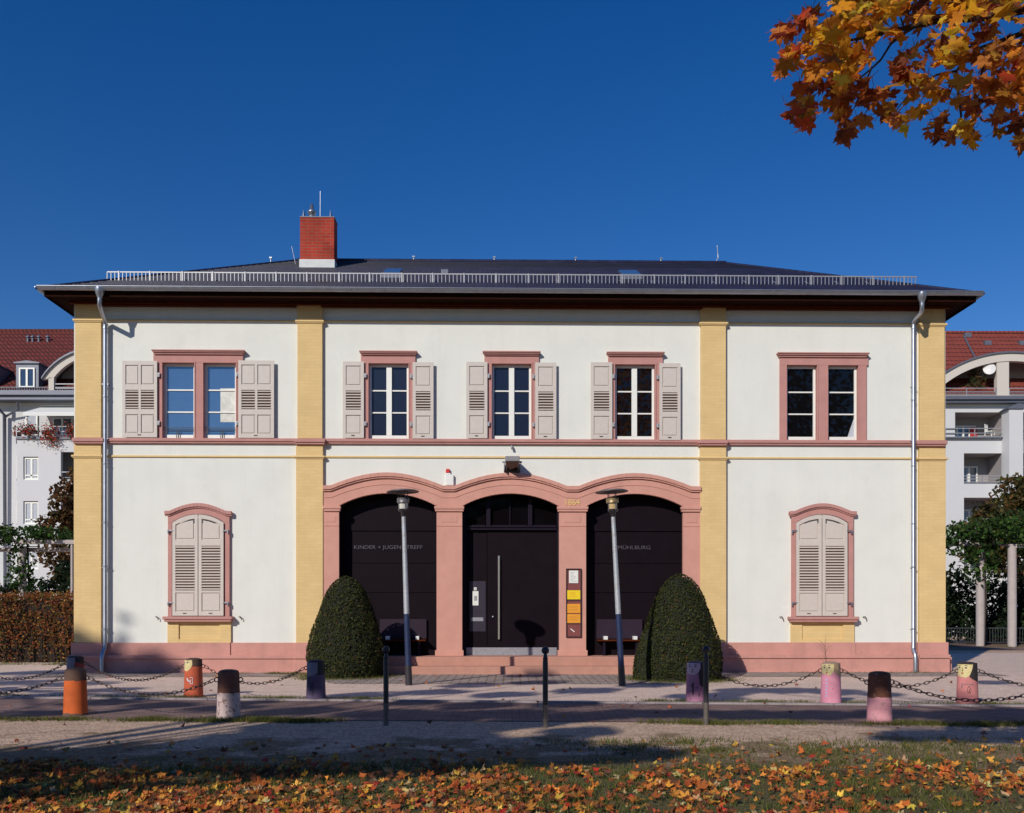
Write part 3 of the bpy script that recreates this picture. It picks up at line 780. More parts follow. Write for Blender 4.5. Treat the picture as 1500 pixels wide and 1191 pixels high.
for i, (a, b) in enumerate(PIER):
    l = ax(a)-(.05 if i else -.0); r = ax(b)+(.05 if i < 3 else 0)
    mb = MB()
    mb.box(l, r, ya-.06, .02, az(746), az(741.8)).box(l+.015, r-.015, ya-.04, .02, az(749.5), az(746))
    mb.build('capital', M['pink'], arc_o, .008)
    mb = MB(); mb.box(l+.015, r-.015, ya-.035, .02, FLOOR, az(952.5)); mb.build('pier_base', M['pink'], arc_o, .008)
    mb = MB(); mb.box(ax(a), ax(b), ya-.012, ya, az(771), az(769.5)); mb.build('pier_moulding', M['pink'], arc_o, .004)
    mb = MB()
    w_ = ax(b)-ax(a); mb.box(ax(a)+w_*.2, ax(b)-w_*.2, ya-.008, ya, az(765), az(755.5))
    mb.build('pier_panel', M['pink'], arc_o, .008)
# the year
def text(body, size, loc, m, parent, name='lettering', extr=.006, space=1.0, width=None, off=0.0):
    c = bpy.data.curves.new(name, 'FONT'); c.body = body; c.size = size; c.extrude = extr; c.space_character = space; c.offset = off; c.align_x = 'LEFT'
    t = bpy.data.objects.new(name, c); COL.objects.link(t)
    bpy.context.view_layer.update()
    me = bpy.data.meshes.new_from_object(t.evaluated_get(bpy.context.evaluated_depsgraph_get()))
    bpy.data.objects.remove(t); bpy.data.curves.remove(c)
    xs = [v.co.x for v in me.vertices]; k = width/(max(xs)-min(xs)) if width else 1.0; x0 = min(xs)
    for v in me.vertices: v.co.x = (v.co.x-x0)*k
    me.materials.clear(); me.materials.append(m)
    o = bpy.data.objects.new(name, me); COL.objects.link(o); o.parent = parent
    o.location = loc; o.rotation_euler = (R(90), 0, 0)
    return o
text('1864', .20, (ax(828.5), ya-.010, az(739.8)), M['gold'], arc_o, width=ax(849.5)-ax(828.5), off=.003)
# dark linings of the bays
DY = .34
mb = MB()
for a, b in OPEN:
    x0, x1 = X(a, .03)-.05, X(b, .03)+.05; zt = Z(719, 746)
    mb.box(x0-.03, x0, .03, DY+.05, FLOOR, zt).box(x1, x1+.03, .03, DY+.05, FLOOR, zt).box(x0, x1, .03, DY+.05, zt-.03, zt)
mb.build('bay_lining', M['darkframe'], house)
dx = lambda px: X(px, DY); dz = lambda py: Z(py, 746, DY)
for k in (0, 2):
    a, b = OPEN[k]; mb = MB(); x0, x1 = dx(a)-.05, dx(b)+.05
    for z0, z1, y in ((FLOOR, 816.5, 0), (817.3, 779, 0), (778, 719, -.03)): pass
    zc = [dz(1000), dz(868.4), dz(867.8), dz(825.6), dz(825.0), dz(779), dz(778), dz(719)]
    mb.box(x0, x1, DY, DY+.04, FLOOR, zc[1]).box(x0, x1, DY-.004, DY+.04, zc[2], zc[3]).box(x0, x1, DY, DY+.04, zc[4], zc[5]).box(x0, x1, DY-.03, DY+.04, zc[6], zc[7])
    mb.box(x0, x1, DY+.02, DY+.06, FLOOR, zc[7])
    pn = mb.build('wall_panel', M['dark'], house, .004)
    if k == 0: text('KINDER + JUGENDTREFF', .13, (dx(519), DY-.016, dz(804.5)), M['lettering'], pn, width=dx(619)-dx(519), extr=.008)
    else: text('MÜHLBURG', .13, (dx(905), DY-.016, dz(804.5)), M['lettering'], pn, width=dx(952.5)-dx(905), extr=.008)
# door with transom light
mb = MB(); a, b = OPEN[1]
x0, x1 = dx(a)-.05, dx(b)+.05
mb.box(x0, dx(683), DY-.08, DY+.04, FLOOR, dz(719)).box(dx(815.5), x1, DY-.08, DY+.04, FLOOR, dz(719))
mb.box(dx(683), dx(815.5), DY-.10, DY+.04, dz(777), dz(773.2)).box(dx(683), dx(815.5), DY-.13, DY-.05, dz(773.2), dz(771.2))
for p in (715.5, 776.5): mb.box(dx(p)-.05, dx(p)+.05, DY-.09, DY+.04, dz(771.2), dz(719))
mb.box(dx(747)-.012, dx(747)+.012, DY-.03, DY+.04, dz(771.2), dz(719))
for p, q in ((684, 712), (719, 773), (780, 815)): mb.box(dx(p)+.02, dx(q)-.02, DY-.07, DY+.0, dz(771.2), dz(769.4))
fr = mb.build('door_frame', M['darkframe'], house, .006)
MB().box(dx(684), dx(815), DY+.02, DY+.03, dz(771.5), dz(719)).build('transom_pane', M['g_black'], fr)
mb = MB(); mb.box(dx(683), dx(713.5), DY, DY+.04, FLOOR, dz(777)); mb.box(dx(714), dx(815.5), DY-.012, DY+.04, FLOOR, dz(777))
door = mb.build('door', M['dark'], house, .004)
mb = MB(); mb.box(dx(729.5), dx(732.2), DY-.09, DY-.06, dz(936.5), dz(814.5))
for p in (830, 875, 925): mb.box(dx(730.5), dx(731.5), DY-.06, DY-.012, dz(p)-.01, dz(p)+.01)
mb.build('door_handle', M['steel'], door, .005)
mb = MB(); mb.lathe([(.03, 0), (.032, .02), (.02, .04), (0, .045)], (0, 0, 0), 14); kn = mb.build('knob', M['galv'], door)
kn.location = (dx(722.2), DY-.012, dz(903.5)); kn.rotation_euler = (R(90), 0, 0)
mb = MB(); mb.box(dx(682), dx(714), DY-.03, DY, FLOOR, dz(948.5)).box(dx(714), dx(779), DY-.035, DY-.012, FLOOR, dz(948.5)).box(dx(779), dx(815.5), DY-.025, DY-.012, FLOOR, dz(948.5))
mb.build('kick_plate', M['kick'], door, .003)
mb = MB(); mb.box(dx(687.5), dx(711.5), DY-.014, DY, dz(925), dz(851.5)); pl = mb.build('intercom_panel', M['intercom_plate'], door, .004)
mb = MB(); mb.box(dx(692.3), dx(701), DY-.03, DY-.014, dz(887), dz(866)).box(dx(694.3), dx(698.3), DY-.03, DY-.014, dz(865), dz(860.5)); mb.build('intercom', M['paper'], pl, .004)
mb = MB(); mb.box(dx(694.5), dx(699), DY-.032, DY-.030, dz(880), dz(873)); mb.box(dx(695.5), dx(697), DY-.032, DY-.030, dz(864), dz(862)); mb.build('speaker_grille', M['ink'], pl)
mb = MB(); mb.box(dx(690), dx(708), DY-.022, DY-.014, dz(910), dz(904.5)); mb.build('mail_slot', M['kick'], pl, .003)
# steps
mb = MB()
s0, s1 = X(476, -.3), X(1024, -.3)
mb.box(s0, s1, -.46, .32, Z(975, 746, -.46)-.06, FLOOR)
mb.box(s0-.15, s1+.15, -.84, -.46, -.05, Z(976.5, 746, -.84)); mb.box(s0, s1, -.46, .32, -.05, Z(975, 746, -.46)-.06)
joints = MB()
mb.build('steps', M['step'], house, .014)

# ------------------------------------------------------------------ things fixed to or standing at the house
def hp(x, y, z): return house.matrix_basis @ Vector((x, y, z))
def at_house(name, px, py, y, label, cat, group=None):
    x = X(px, y); z = Z(py, px, y)
    p = Vector((x*math.cos(HA)-y*math.sin(HA), D+x*math.sin(HA)+y*math.cos(HA), z))
    return empty(name, p, HA, label, cat, group)
PXM = .01652                                             # metres per photo pixel on the facade
t = at_house('floodlight', 750, 683, 0, 'grey rectangular floodlight tilted down above the middle porch arch', 'floodlight')
mb = MB()
tilt = R(28); hs_ = .165
def rotp(pts, ang, o):
    return [(x, o[0]+(y-o[0])*math.cos(ang)-(z-o[1])*math.sin(ang), o[1]+(y-o[0])*math.sin(ang)+(z-o[1])*math.cos(ang)) for x, y, z in pts]
bx = [(-.17,-.64,.07),(.17,-.64,.07),(.17,-.10,.12),(-.17,-.10,.12),(-.17,-.62,-.05),(.17,-.62,-.05),(.14,-.10,-.14),(-.14,-.10,-.14)]
mb.add(rotp(bx, -R(8), (-.1, 0)), [(0,1,2,3),(7,6,5,4),(0,4,5,1),(1,5,6,2),(2,6,7,3),(3,7,4,0)])
mb.build('housing', M['flood'], t, .012)
mb = MB(); mb.box(-.235, .235, -.33, -.29, .03, .07).box(-.2, -.18, -.33, 0, -.14, .05).box(.18, .2, -.33, 0, -.14, .05).box(-.2, .2, -.03, 0, -.20, -.06)
mb.build('bracket', M['flood'], t, .006)
mb = MB(); mb.add(rotp([(-.14,-.60,-.058),(.14,-.60,-.058),(.125,-.13,-.141),(-.125,-.13,-.141)], -R(8), (-.1, 0)), [(0,1,2,3)]); mb.build('lamp_glass', M['g_dark'], t)  # dark glass set on the underside, its tone carrying the shade there
t = at_house('alarm_box', 659, 699.5, 0, 'small white alarm box with red flasher on the wall between two porch arches', 'alarm box')
MB().box(-.095, .095, -.09, 0, -.20, .06).box(-.085, .02, -.075, 0, .06, .10).build('case', M['paper'], t, .012)
MB().box(-.095, .0, -.085, 0, .10, .20).build('flasher', M['red'], t, .02)
t = at_house('sensor_lamp', 749.5, 656, 0, 'tiny dark sensor lamp on the wall above the floodlight', 'sensor')
MB().box(-.025, .02, -.09, 0, .01, .05).tube([(0, -.08, .02), (.01, -.10, -.045)], .03, 10).build('head', M['flood'], t, .004)
t = at_house('notice_board', 840.2, 883, ya, 'tall narrow maroon notice board with white, yellow and orange notices on a pink porch pier', 'notice board')
q = lambda px: (px-840.2)*PXM; r_ = lambda py: (883-py)*PXM
MB().box(q(830.5), q(850), -.02, -.001, r_(932), r_(834.5)).build('backing', M['sign_maroon'], t)
mb = MB()
for a, b, c, d in ((829, 830.5, 933.5, 833), (850, 851.5, 933.5, 833), (830.5, 850, 834.5, 833), (830.5, 850, 933.5, 932)): mb.box(q(a), q(b), -.045, -.0, r_(c), r_(d))
mb.build('frame', M['board_frame'], t, .004)
def notice(a, b, c, d, m, lines, ink):
    o = MB().box(q(a), q(b), -.034, -.021, r_(d), r_(c)).build('notice', M[m], t)
    mb = MB()
    for k in range(lines):
        zz = r_(c+(d-c)*(k+1.2)/(lines+1.6)); xx = q(a+2.2)
        mb.box(xx, q(b-2.2)-rng.random()*.09, -.0355, -.034, zz-.005, zz+.004)
    mb.build('print', M[ink], o)
notice(833.4, 846.8, 836, 854.3, 'paper', 7, 'ink'); notice(830.8, 849.8, 864.8, 878, 'sign_yellow', 3, 'sign_orange')
notice(830.8, 849.8, 884.6, 898, 'sign_orange', 2, 'ink_brown'); notice(830.8, 849.8, 899.6, 912.5, 'sign_orange', 2, 'ink_brown')
mb = MB(); mb.prism([(q(835), r_(921)), (q(841), r_(926)), (q(842), r_(925)), (q(836), r_(920.4))], -.023, -.0205); mb.build('scratch', M['paper'], t)
mb = MB(); mb.box(q(830.5), q(850), -.026, -.02, r_(914.4), r_(913.4)).box(q(830.5), q(850), -.026, -.02, r_(880.5), r_(879)); mb.build('divider', M['board_frame'], t)
for pc, lab in ((591, 'dark bench with high back built into the left porch arch under the lettering'), (907, 'dark bench with high back in the right porch arch behind the lamp')):
    t = at_house('bench', pc, 950, DY, lab, 'bench', 'benches in the porch')
    w = 34.5*PXM if pc < 700 else 34*PXM
    MB().box(-w, w, -.075, -.03, .24, .72).build('backrest', M['bench'], t, .006)
    MB().box(-w, w, -.34, -.03, .19, .225).build('seat', M['brown'], t, .006)
    for s in (-1, 1):
        MB().box(s*.36-.045-.0, s*.36+.045, -.30, -.05, .226, .31).build('bracket', M['paper'], t, .004)
        MB().box(s*.40-.03, s*.40+.03, -.28, -.05, -.163, .19).build('leg', M['darkframe'], t, .004)

# ================================================================== GROUND
def node_ground(name, layers, bump_scale=90, bump=.6, rough=.95):
    """layers: list of (colour, colour2, scale); first is the base, each next one is mixed by its own irregular patch mask"""
    m = bpy.data.materials.new(name); m.use_nodes = True
    n, l = m.node_tree.nodes, m.node_tree.links
    p = n['Principled BSDF']; p.inputs['Roughness'].default_value = rough; p.inputs['Specular IOR Level'].default_value = .2
    tc = n.new('ShaderNodeTexCoord'); out = None
    sp = n.new('ShaderNodeSeparateXYZ'); l.new(tc.outputs['Object'], sp.inputs[0])
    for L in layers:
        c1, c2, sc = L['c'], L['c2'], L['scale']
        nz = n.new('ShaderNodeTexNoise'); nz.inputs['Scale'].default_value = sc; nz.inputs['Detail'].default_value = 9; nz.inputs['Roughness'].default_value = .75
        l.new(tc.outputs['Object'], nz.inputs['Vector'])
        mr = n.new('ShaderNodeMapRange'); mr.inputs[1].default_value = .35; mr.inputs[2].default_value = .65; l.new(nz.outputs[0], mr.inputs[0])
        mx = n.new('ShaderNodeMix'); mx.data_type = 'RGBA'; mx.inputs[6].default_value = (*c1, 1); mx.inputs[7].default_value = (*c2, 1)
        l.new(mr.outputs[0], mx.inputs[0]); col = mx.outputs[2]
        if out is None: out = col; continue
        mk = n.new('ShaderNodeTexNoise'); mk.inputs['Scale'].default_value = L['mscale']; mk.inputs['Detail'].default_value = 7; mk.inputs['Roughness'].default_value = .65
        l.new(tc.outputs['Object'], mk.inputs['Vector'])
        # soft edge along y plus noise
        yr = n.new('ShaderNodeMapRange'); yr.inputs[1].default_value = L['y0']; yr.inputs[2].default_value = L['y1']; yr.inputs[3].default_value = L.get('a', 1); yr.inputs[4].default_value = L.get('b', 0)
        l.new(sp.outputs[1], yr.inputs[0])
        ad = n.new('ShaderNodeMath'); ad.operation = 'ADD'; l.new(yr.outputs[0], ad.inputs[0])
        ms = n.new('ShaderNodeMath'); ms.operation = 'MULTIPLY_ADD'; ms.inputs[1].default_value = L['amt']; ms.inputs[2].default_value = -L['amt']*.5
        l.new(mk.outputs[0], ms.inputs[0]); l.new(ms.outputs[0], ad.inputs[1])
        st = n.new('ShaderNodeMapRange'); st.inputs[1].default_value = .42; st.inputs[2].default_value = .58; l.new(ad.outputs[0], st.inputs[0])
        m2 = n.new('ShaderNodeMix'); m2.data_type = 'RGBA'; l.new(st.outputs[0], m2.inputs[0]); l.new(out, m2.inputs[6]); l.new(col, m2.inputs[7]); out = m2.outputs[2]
    # pebbles
    vo = n.new('ShaderNodeTexVoronoi'); vo.inputs['Scale'].default_value = bump_scale; l.new(tc.outputs['Object'], vo.inputs['Vector'])
    hv = n.new('ShaderNodeMapRange'); hv.inputs[3].default_value = .58; hv.inputs[4].default_value = 1.36; 
    sx = n.new('ShaderNodeSeparateColor'); l.new(vo.outputs['Color'], sx.inputs[0]); l.new(sx.outputs[0], hv.inputs[0])
    sc_ = n.new('ShaderNodeVectorMath'); sc_.operation = 'SCALE'; l.new(out, sc_.inputs[0]); l.new(hv.outputs[0], sc_.inputs['Scale'])
    l.new(sc_.outputs[0], p.inputs['Base Color'])
    nb = n.new('ShaderNodeTexNoise'); nb.inputs['Scale'].default_value = 25; nb.inputs['Detail'].default_value = 6; l.new(tc.outputs['Object'], nb.inputs['Vector'])
    ad = n.new('ShaderNodeMath'); ad.operation = 'MULTIPLY_ADD'; ad.inputs[1].default_value = .35; l.new(vo.outputs['Distance'], ad.inputs[0]); l.new(nb.outputs[0], ad.inputs[2])
    bp = n.new('ShaderNodeBump'); bp.inputs['Strength'].default_value = bump; bp.inputs['Distance'].default_value = .02
    l.new(ad.outputs[0], bp.inputs['Height']); l.new(bp.outputs[0], p.inputs['Normal'])
    return m
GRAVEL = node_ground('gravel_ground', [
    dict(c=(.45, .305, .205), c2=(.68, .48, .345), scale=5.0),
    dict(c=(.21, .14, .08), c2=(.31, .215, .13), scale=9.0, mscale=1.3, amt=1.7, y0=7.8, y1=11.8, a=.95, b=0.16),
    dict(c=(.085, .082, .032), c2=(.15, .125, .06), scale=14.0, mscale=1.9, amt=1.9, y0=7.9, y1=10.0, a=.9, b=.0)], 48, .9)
LIGHT = node_ground('pale_sand_gravel', [dict(c=(.63, .465, .375), c2=(.79, .605, .505), scale=2.6)], 110, .5)
def sheet(name, quad, z, m, kind='structure', nx=1):
    mb = MB(); mb.add([(x, y, z) for x, y in quad], [tuple(range(len(quad)))])
    o = mb.build(name, m); o['kind'] = kind; return o
# one ground sheet to the horizon
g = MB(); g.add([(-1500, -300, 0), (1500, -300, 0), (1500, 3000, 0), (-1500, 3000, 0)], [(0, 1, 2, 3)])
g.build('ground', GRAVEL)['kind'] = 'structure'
LF = lambda x: 12.22-.045*x                             # near / far edge of the paved lane
LB = lambda x: 14.72-.085*x if x < 20 else 13.0
fwd = [(x, LB(x)+.35) for x in (-26, -13, 0, 13, 24)]
bk = [(24, 31), (-26, 26.5)]
sheet('forecourt', fwd+[(24, 34), (11, 31.5), (-11, 31.5), (-26, 26.0)], .004, LIGHT)
lane = sheet('lane', [(x, LF(x)) for x in (-26, 0, 24)]+[(x, LB(x)) for x in (24, 0, -26)], .008,
      brick_mat('purple_brick_paving', (.21, .13, .115), (.27, .17, .15), (.10, .07, .06), .21, .105, .008, .9, .5, axes='xy', var=.28))
mb = MB()
for i in range(52):
    x = -26+i; mb.add([(x, LB(x), 0), (x+.985, LB(x+.985), 0), (x+.985, LB(x+.985)+.12, 0), (x, LB(x)+.12, 0), (x, LB(x), .035), (x+.985, LB(x+.985), .035), (x+.985, LB(x+.985)+.12, .035), (x, LB(x)+.12, .035)],
        [(4,5,6,7),(0,1,5,4),(1,2,6,5),(2,3,7,6),(3,0,4,7)])
mb.build('kerb', mat('kerb_stone', (.33, .28, .28), .9, .15, 3, .3))['kind'] = 'structure'
# drain grates are part of the lane surface; cobbled apron before the steps
sheet('apron', [(-3.6, 18.6), (3.6, 18.5), (5.2, 21.45), (-5.0, 21.45)], .008,
      brick_mat('stone_sett_apron', (.34, .27, .25), (.42, .335, .31), (.13, .11, .06), .36, .22, .02, .9, 1.0, axes='xy', var=.25))
sheet('house_verge', [(5.2, 20.6), (11.3, 20.9), (11.3, 22.2), (5.2, 22.2)], .010, brick_mat('verge_setts', (.30, .24, .22), (.36, .29, .26), (.2, .16, .13), .2, .2, .015, .9, .7, axes='xy', var=.25))
sheet('house_verge', [(-10.9, 20.5), (-4.9, 20.6), (-4.9, 22.0), (-10.9, 21.9)], .010, bpy.data.materials['verge_setts'])
sheet('back_path', [(10.2, 35), (60, 35), (60, 47), (10.2, 47)], .006, node_ground('brown_path', [dict(c=(.20, .125, .10), c2=(.27, .17, .135), scale=2)], 60, .5))
# far soil / greenery floor behind
# -------- grass tufts (ground cover) : one object
def grass(name, zones, h, seed):
    r = np.random.default_rng(seed); P = []
    for fn, n in zones: P.append(fn(r, n))
    P = np.concatenate(P); n = len(P)
    a = r.uniform(0, 2*math.pi, n); hh = h*r.uniform(.4, 1.3, n); w = r.uniform(.003, .006, n); le = r.normal(0, .5, (n, 2))*hh[:, None]
    v = np.zeros((n, 3, 3)); 
    v[:, 0, 0] = P[:, 0]-np.cos(a)*w; v[:, 0, 1] = P[:, 1]-np.sin(a)*w
    v[:, 1, 0] = P[:, 0]+np.cos(a)*w; v[:, 1, 1] = P[:, 1]+np.sin(a)*w
    v[:, 2, 0] = P[:, 0]+le[:, 0]; v[:, 2, 1] = P[:, 1]+le[:, 1]; v[:, 2, 2] = hh
    me = bpy.data.meshes.new(name); me.from_pydata(v.reshape(-1, 3).tolist(), [], np.arange(n*3).reshape(n, 3).tolist())
    me.materials.append(M['leaf']); set_col(me, pal(n, [((.12, .14, .03), 3), ((.16, .16, .04), 3), ((.21, .18, .07), 2), ((.085, .11, .022), 2)]))
    o = bpy.data.objects.new(name, me); COL.objects.link(o); o['kind'] = 'stuff'; return o
def cl_field(r, n):                                       # clumped foreground grass
    cx_ = r.uniform(-7.5, 7.5, 520); c = np.stack([cx_, 5.7+(3.0+1.7*(cx_ > .5))*r.random(520)**1.25], 1)
    k = r.integers(0, len(c), n); s = r.uniform(.08, .32, len(c))[k]
    return c[k]+r.normal(0, 1, (n, 2))*s[:, None]
def strip(f, w, x0, x1, cl):
    def fn(r, n):
        c = r.uniform(x0, x1, cl); s = r.uniform(.05, .3, cl); k = r.integers(0, cl, n)
        x = c[k]+r.normal(0, 1, n)*s[k]; return np.stack([x, np.array([f(q) for q in x])+r.normal(0, w, n)], 1)
    return fn
def ring(cx, cy, rad, w):
    def fn(r, n):
        a = r.uniform(0, 2*math.pi, n); q = rad+np.abs(r.normal(0, w, n)); return np.stack([cx+q*np.cos(a), cy+q*np.sin(a)], 1)
    return fn
def single_tuft(x, y, s): return lambda r, n: np.stack([x+r.normal(0, s, n), y+r.normal(0, s*.7, n)], 1)
YEWS = [(at(507, 900, 20.75).x, 20.75, .87), (at(996, 900, 19.9).x, 19.9, .92)]
grass('grass_tufts', [(cl_field, 52000), (strip(lambda x: LF(x)-.10+.05*math.sin(x*5), .09, -7.5, -2.4, 30), 6500), (strip(lambda x: LF(x)-.10+.05*math.sin(x*4), .09, 1.6, 8, 30), 6500),
      (strip(lambda x: LB(x)+.30, .13, -9, -2.0, 40), 5200), (strip(lambda x: LB(x)+.3, .13, 2.2, 9, 40), 5600),
      (ring(YEWS[0][0], YEWS[0][1], .8, .25), 3000), (ring(YEWS[1][0], YEWS[1][1], .85, .25), 3000),
      (single_tuft(-4.35, 19.8, .12), 400), (single_tuft(-5.1, 21.6, .2), 500), (single_tuft(-5.6, 21.65, .1), 300), (strip(lambda x: 21.75, .05, -10, -5, 14), 500), (strip(lambda x: 21.95, .05, 5, 10.5, 14), 600),
      (strip(lambda x: 25.6, .25, -16, -11, 20), 2500), (strip(lambda x: 38.6, .3, 12, 24, 20), 2500)], .06, 3)
# -------- fallen leaves: uncountable carpet, one object
n1, n2, n3 = 12000, 560, 700
def leaf_field(n, seed):
    r = np.random.default_rng(seed)
    c = np.stack([r.uniform(-6.5, 6.5, 170), 5.6+3.0*r.random(170)**1.3], 1); k = r.integers(0, 170, n)
    p = c[k]+r.normal(0, 1, (n, 2))*r.uniform(.12, .5, 170)[k][:, None]
    keep = (p[:, 1] > 5.2) & ~((p[:, 0] > 1.6) & (p[:, 1] < 7.4) & (p[:, 0] > 2.2+.6*np.sin(p[:, 1]*3)) & (r.random(n) < .55)) & ~((p[:, 0] > .2) & (r.random(n) < .42))
    return p[keep]
lp = np.concatenate([leaf_field(n1, 11), np.stack([rng.uniform(-8, 9, n2), rng.uniform(7.2, 10.2, n2)], 1), np.stack([rng.uniform(-9, 9, 110), rng.uniform(9.5, 21, 110)], 1)])
n = len(lp)
rz_ = rand_rot(n); up = np.tile(np.array([[0, 0, 1.]]), (n, 1))
rots = face_rots(up+np.array([[-.12, -.28, 0]]), .22)
szs = np.clip(rng.normal(.074, .024, n), .025, .13)*.58
lc = 1.0*pal(n, [((.46, .145, .035), 4.5), ((.38, .10, .03), 4), ((.56, .25, .045), 3.5), ((.22, .075, .03), 3.5), ((.66, .40, .07), 1.1), ((.44, .31, .15), 1.6), ((.36, .04, .025), .7), ((.12, .055, .03), 2.5)], .25)
fl = scatter(MAPLE, np.concatenate([lp, rng.uniform(.012, .05, (n, 1))], 1), rots, szs/.56, lc, 'fallen_leaves', M['leaf_dry'], bend=1.1)
fl['kind'] = 'stuff'

# ================================================================== STREET THINGS
# street lamps
def street_lamp(base, topx, ht, label, glass, collar):
    t = empty('street_lamp', base, 0, label, 'street lamp', 'street lamps before the porch')
    lean = math.atan2(topx, ht); t.rotation_euler = (0, lean, 0)
    H = ht/math.cos(lean)
    mb = MB(); mb.tube([(0, 0, -.05), (0, 0, .40)], [.072, .064], 16); mb.build('sleeve', M['blackpaint'], t)
    MB().tube([(0, 0, .40), (0, 0, 1.42)], [.060, .056], 16).build('painted_shaft', M['blue'], t)
    MB().tube([(0, 0, 1.42), (0, 0, H-.52)], [.056, .040], 16).build('pole', M['pole'], t)
    h = H-.52
    MB().lathe([(.045, h-.02), (.052, h+.06), (.10, h+.09), (.105, h+.13)], (0, 0, 0), 18).build('socket', M['blackpaint'], t)
    MB().lathe([(.085, h+.13), (.09, h+.25)], (0, 0, 0), 18).build('lamp_glass', M[glass], t)
    mb = MB()
    mb.lathe([(.122, h+.25), (.122, h+.345), (.112, h+.345), (.112, h+.25)], (0, 0, 0), 22)
    col_ = mb.build('collar', M[collar], t)
    mb = MB()
    for k in range(4):
        a = R(30+90*k); mb.tube([(.10*math.cos(a), .10*math.sin(a), h+.1), (.10*math.cos(a), .10*math.sin(a), H-.025)], .008, 6)
    mb.tube([(0, 0, h+.13), (0, 0, h+.22)], .012, 6)
    mb.build('cage', M['hood'], t)
    MB().lathe([(.0, H-.035), (.32, H-.055), (.325, H-.045), (.26, H-.02), (.10, H), (0, H+.005)], (0, 0, 0), 40).build('hood', M['hood'], t)
for b, tx, lab, gl, co in (((599, 1004), -9, 'left street lamp with grey collar and blue lower shaft before the long lettering', 'lampglass', 'hood'),
                           ((911.5, 1005), -15.5, 'right street lamp with bronze collar, leaning clearly left beside the right-hand yew', 'lampglass2', 'bronze')):
    p = gnd(*b); y = p.y
    street_lamp(p, tx*y/F, CAMH+(HOR-717)/F*y, lab, gl, co)

# clipped yews
YEWPROF = [(0, .95), (.08, 1.0), (.21, 1.0), (.35, .95), (.47, .86), (.59, .76), (.70, .66), (.78, .585), (.86, .48), (.92, .37), (.96, .26), (.985, .15), (1.0, .03)]
def yew(cx, cy, rad, H, label, bulge=None, seed=1):
    r = np.random.default_rng(seed)
    core = MB(); core.m = 1; lob = [(0, 0, rad, H)]+([bulge] if bulge else [])
    P, Nn = [], []
    for lx, ly, rr, hh in lob:
        nseg = 24
        core.lathe([(rr*b*.93, hh*a*.97) for a, b in YEWPROF], (lx, ly, 0), nseg)
        n = int(15000*(rr*hh)/(rad*H))
        ts = np.array([a for a, b in YEWPROF]); rs = np.array([b for a, b in YEWPROF])
        t = r.random(n*2); keep = r.random(n*2) < np.interp(t, ts, rs)+.05; t = t[keep][:n]
        q = np.interp(t, ts, rs)*rr; a = r.uniform(0, 2*math.pi, len(t))
        lump = 1+.02*np.sin(a*7+t*9)+.015*np.sin(a*13-t*21)
        q = q*lump*(1+r.normal(0, .012, len(t)))-.02
        P.append(np.stack([lx+q*np.cos(a), ly+q*np.sin(a), t*hh*(1+.0*t)], 1))
        dr = -np.gradient(np.interp(np.linspace(0, 1, 200), ts, rs))*200*rr/hh; nz = np.interp(t, np.linspace(0, 1, 200), dr)
        Nn.append(np.stack([np.cos(a), np.sin(a), nz], 1))
    P = np.concatenate(P); Nn = np.concatenate(Nn); Nn /= np.linalg.norm(Nn, axis=1, keepdims=True)
    n = len(P); rots = face_rots(Nn, .8)
    cols = pal(n, [((.036, .044, .011), 4), ((.024, .031, .009), 3), ((.058, .060, .015), 2.2), ((.13, .05, .015), .16)], .22)
    o = scatter(OVAL, P, rots, r.uniform(.028, .06, n), cols, 'yew_shrub', [M['needle'], mat('yew_inside', (.012, .014, .006), .9)], extra=core)
    o.location = (cx, cy, 0); tag(o, label, 'shrub', 'clipped yews beside the porch'); return o
yew(YEWS[0][0], YEWS[0][1], YEWS[0][2], 2.27, 'left clipped yew shaped like an egg, growing between lamp and yellow pilaster', None, 5)
yew(YEWS[1][0], YEWS[1][1], YEWS[1][2]*.97, 2.29, 'right clipped yew with a small side bulge, growing behind the purple painted bollard', (-.62, -.12, .42, 1.2), 6)

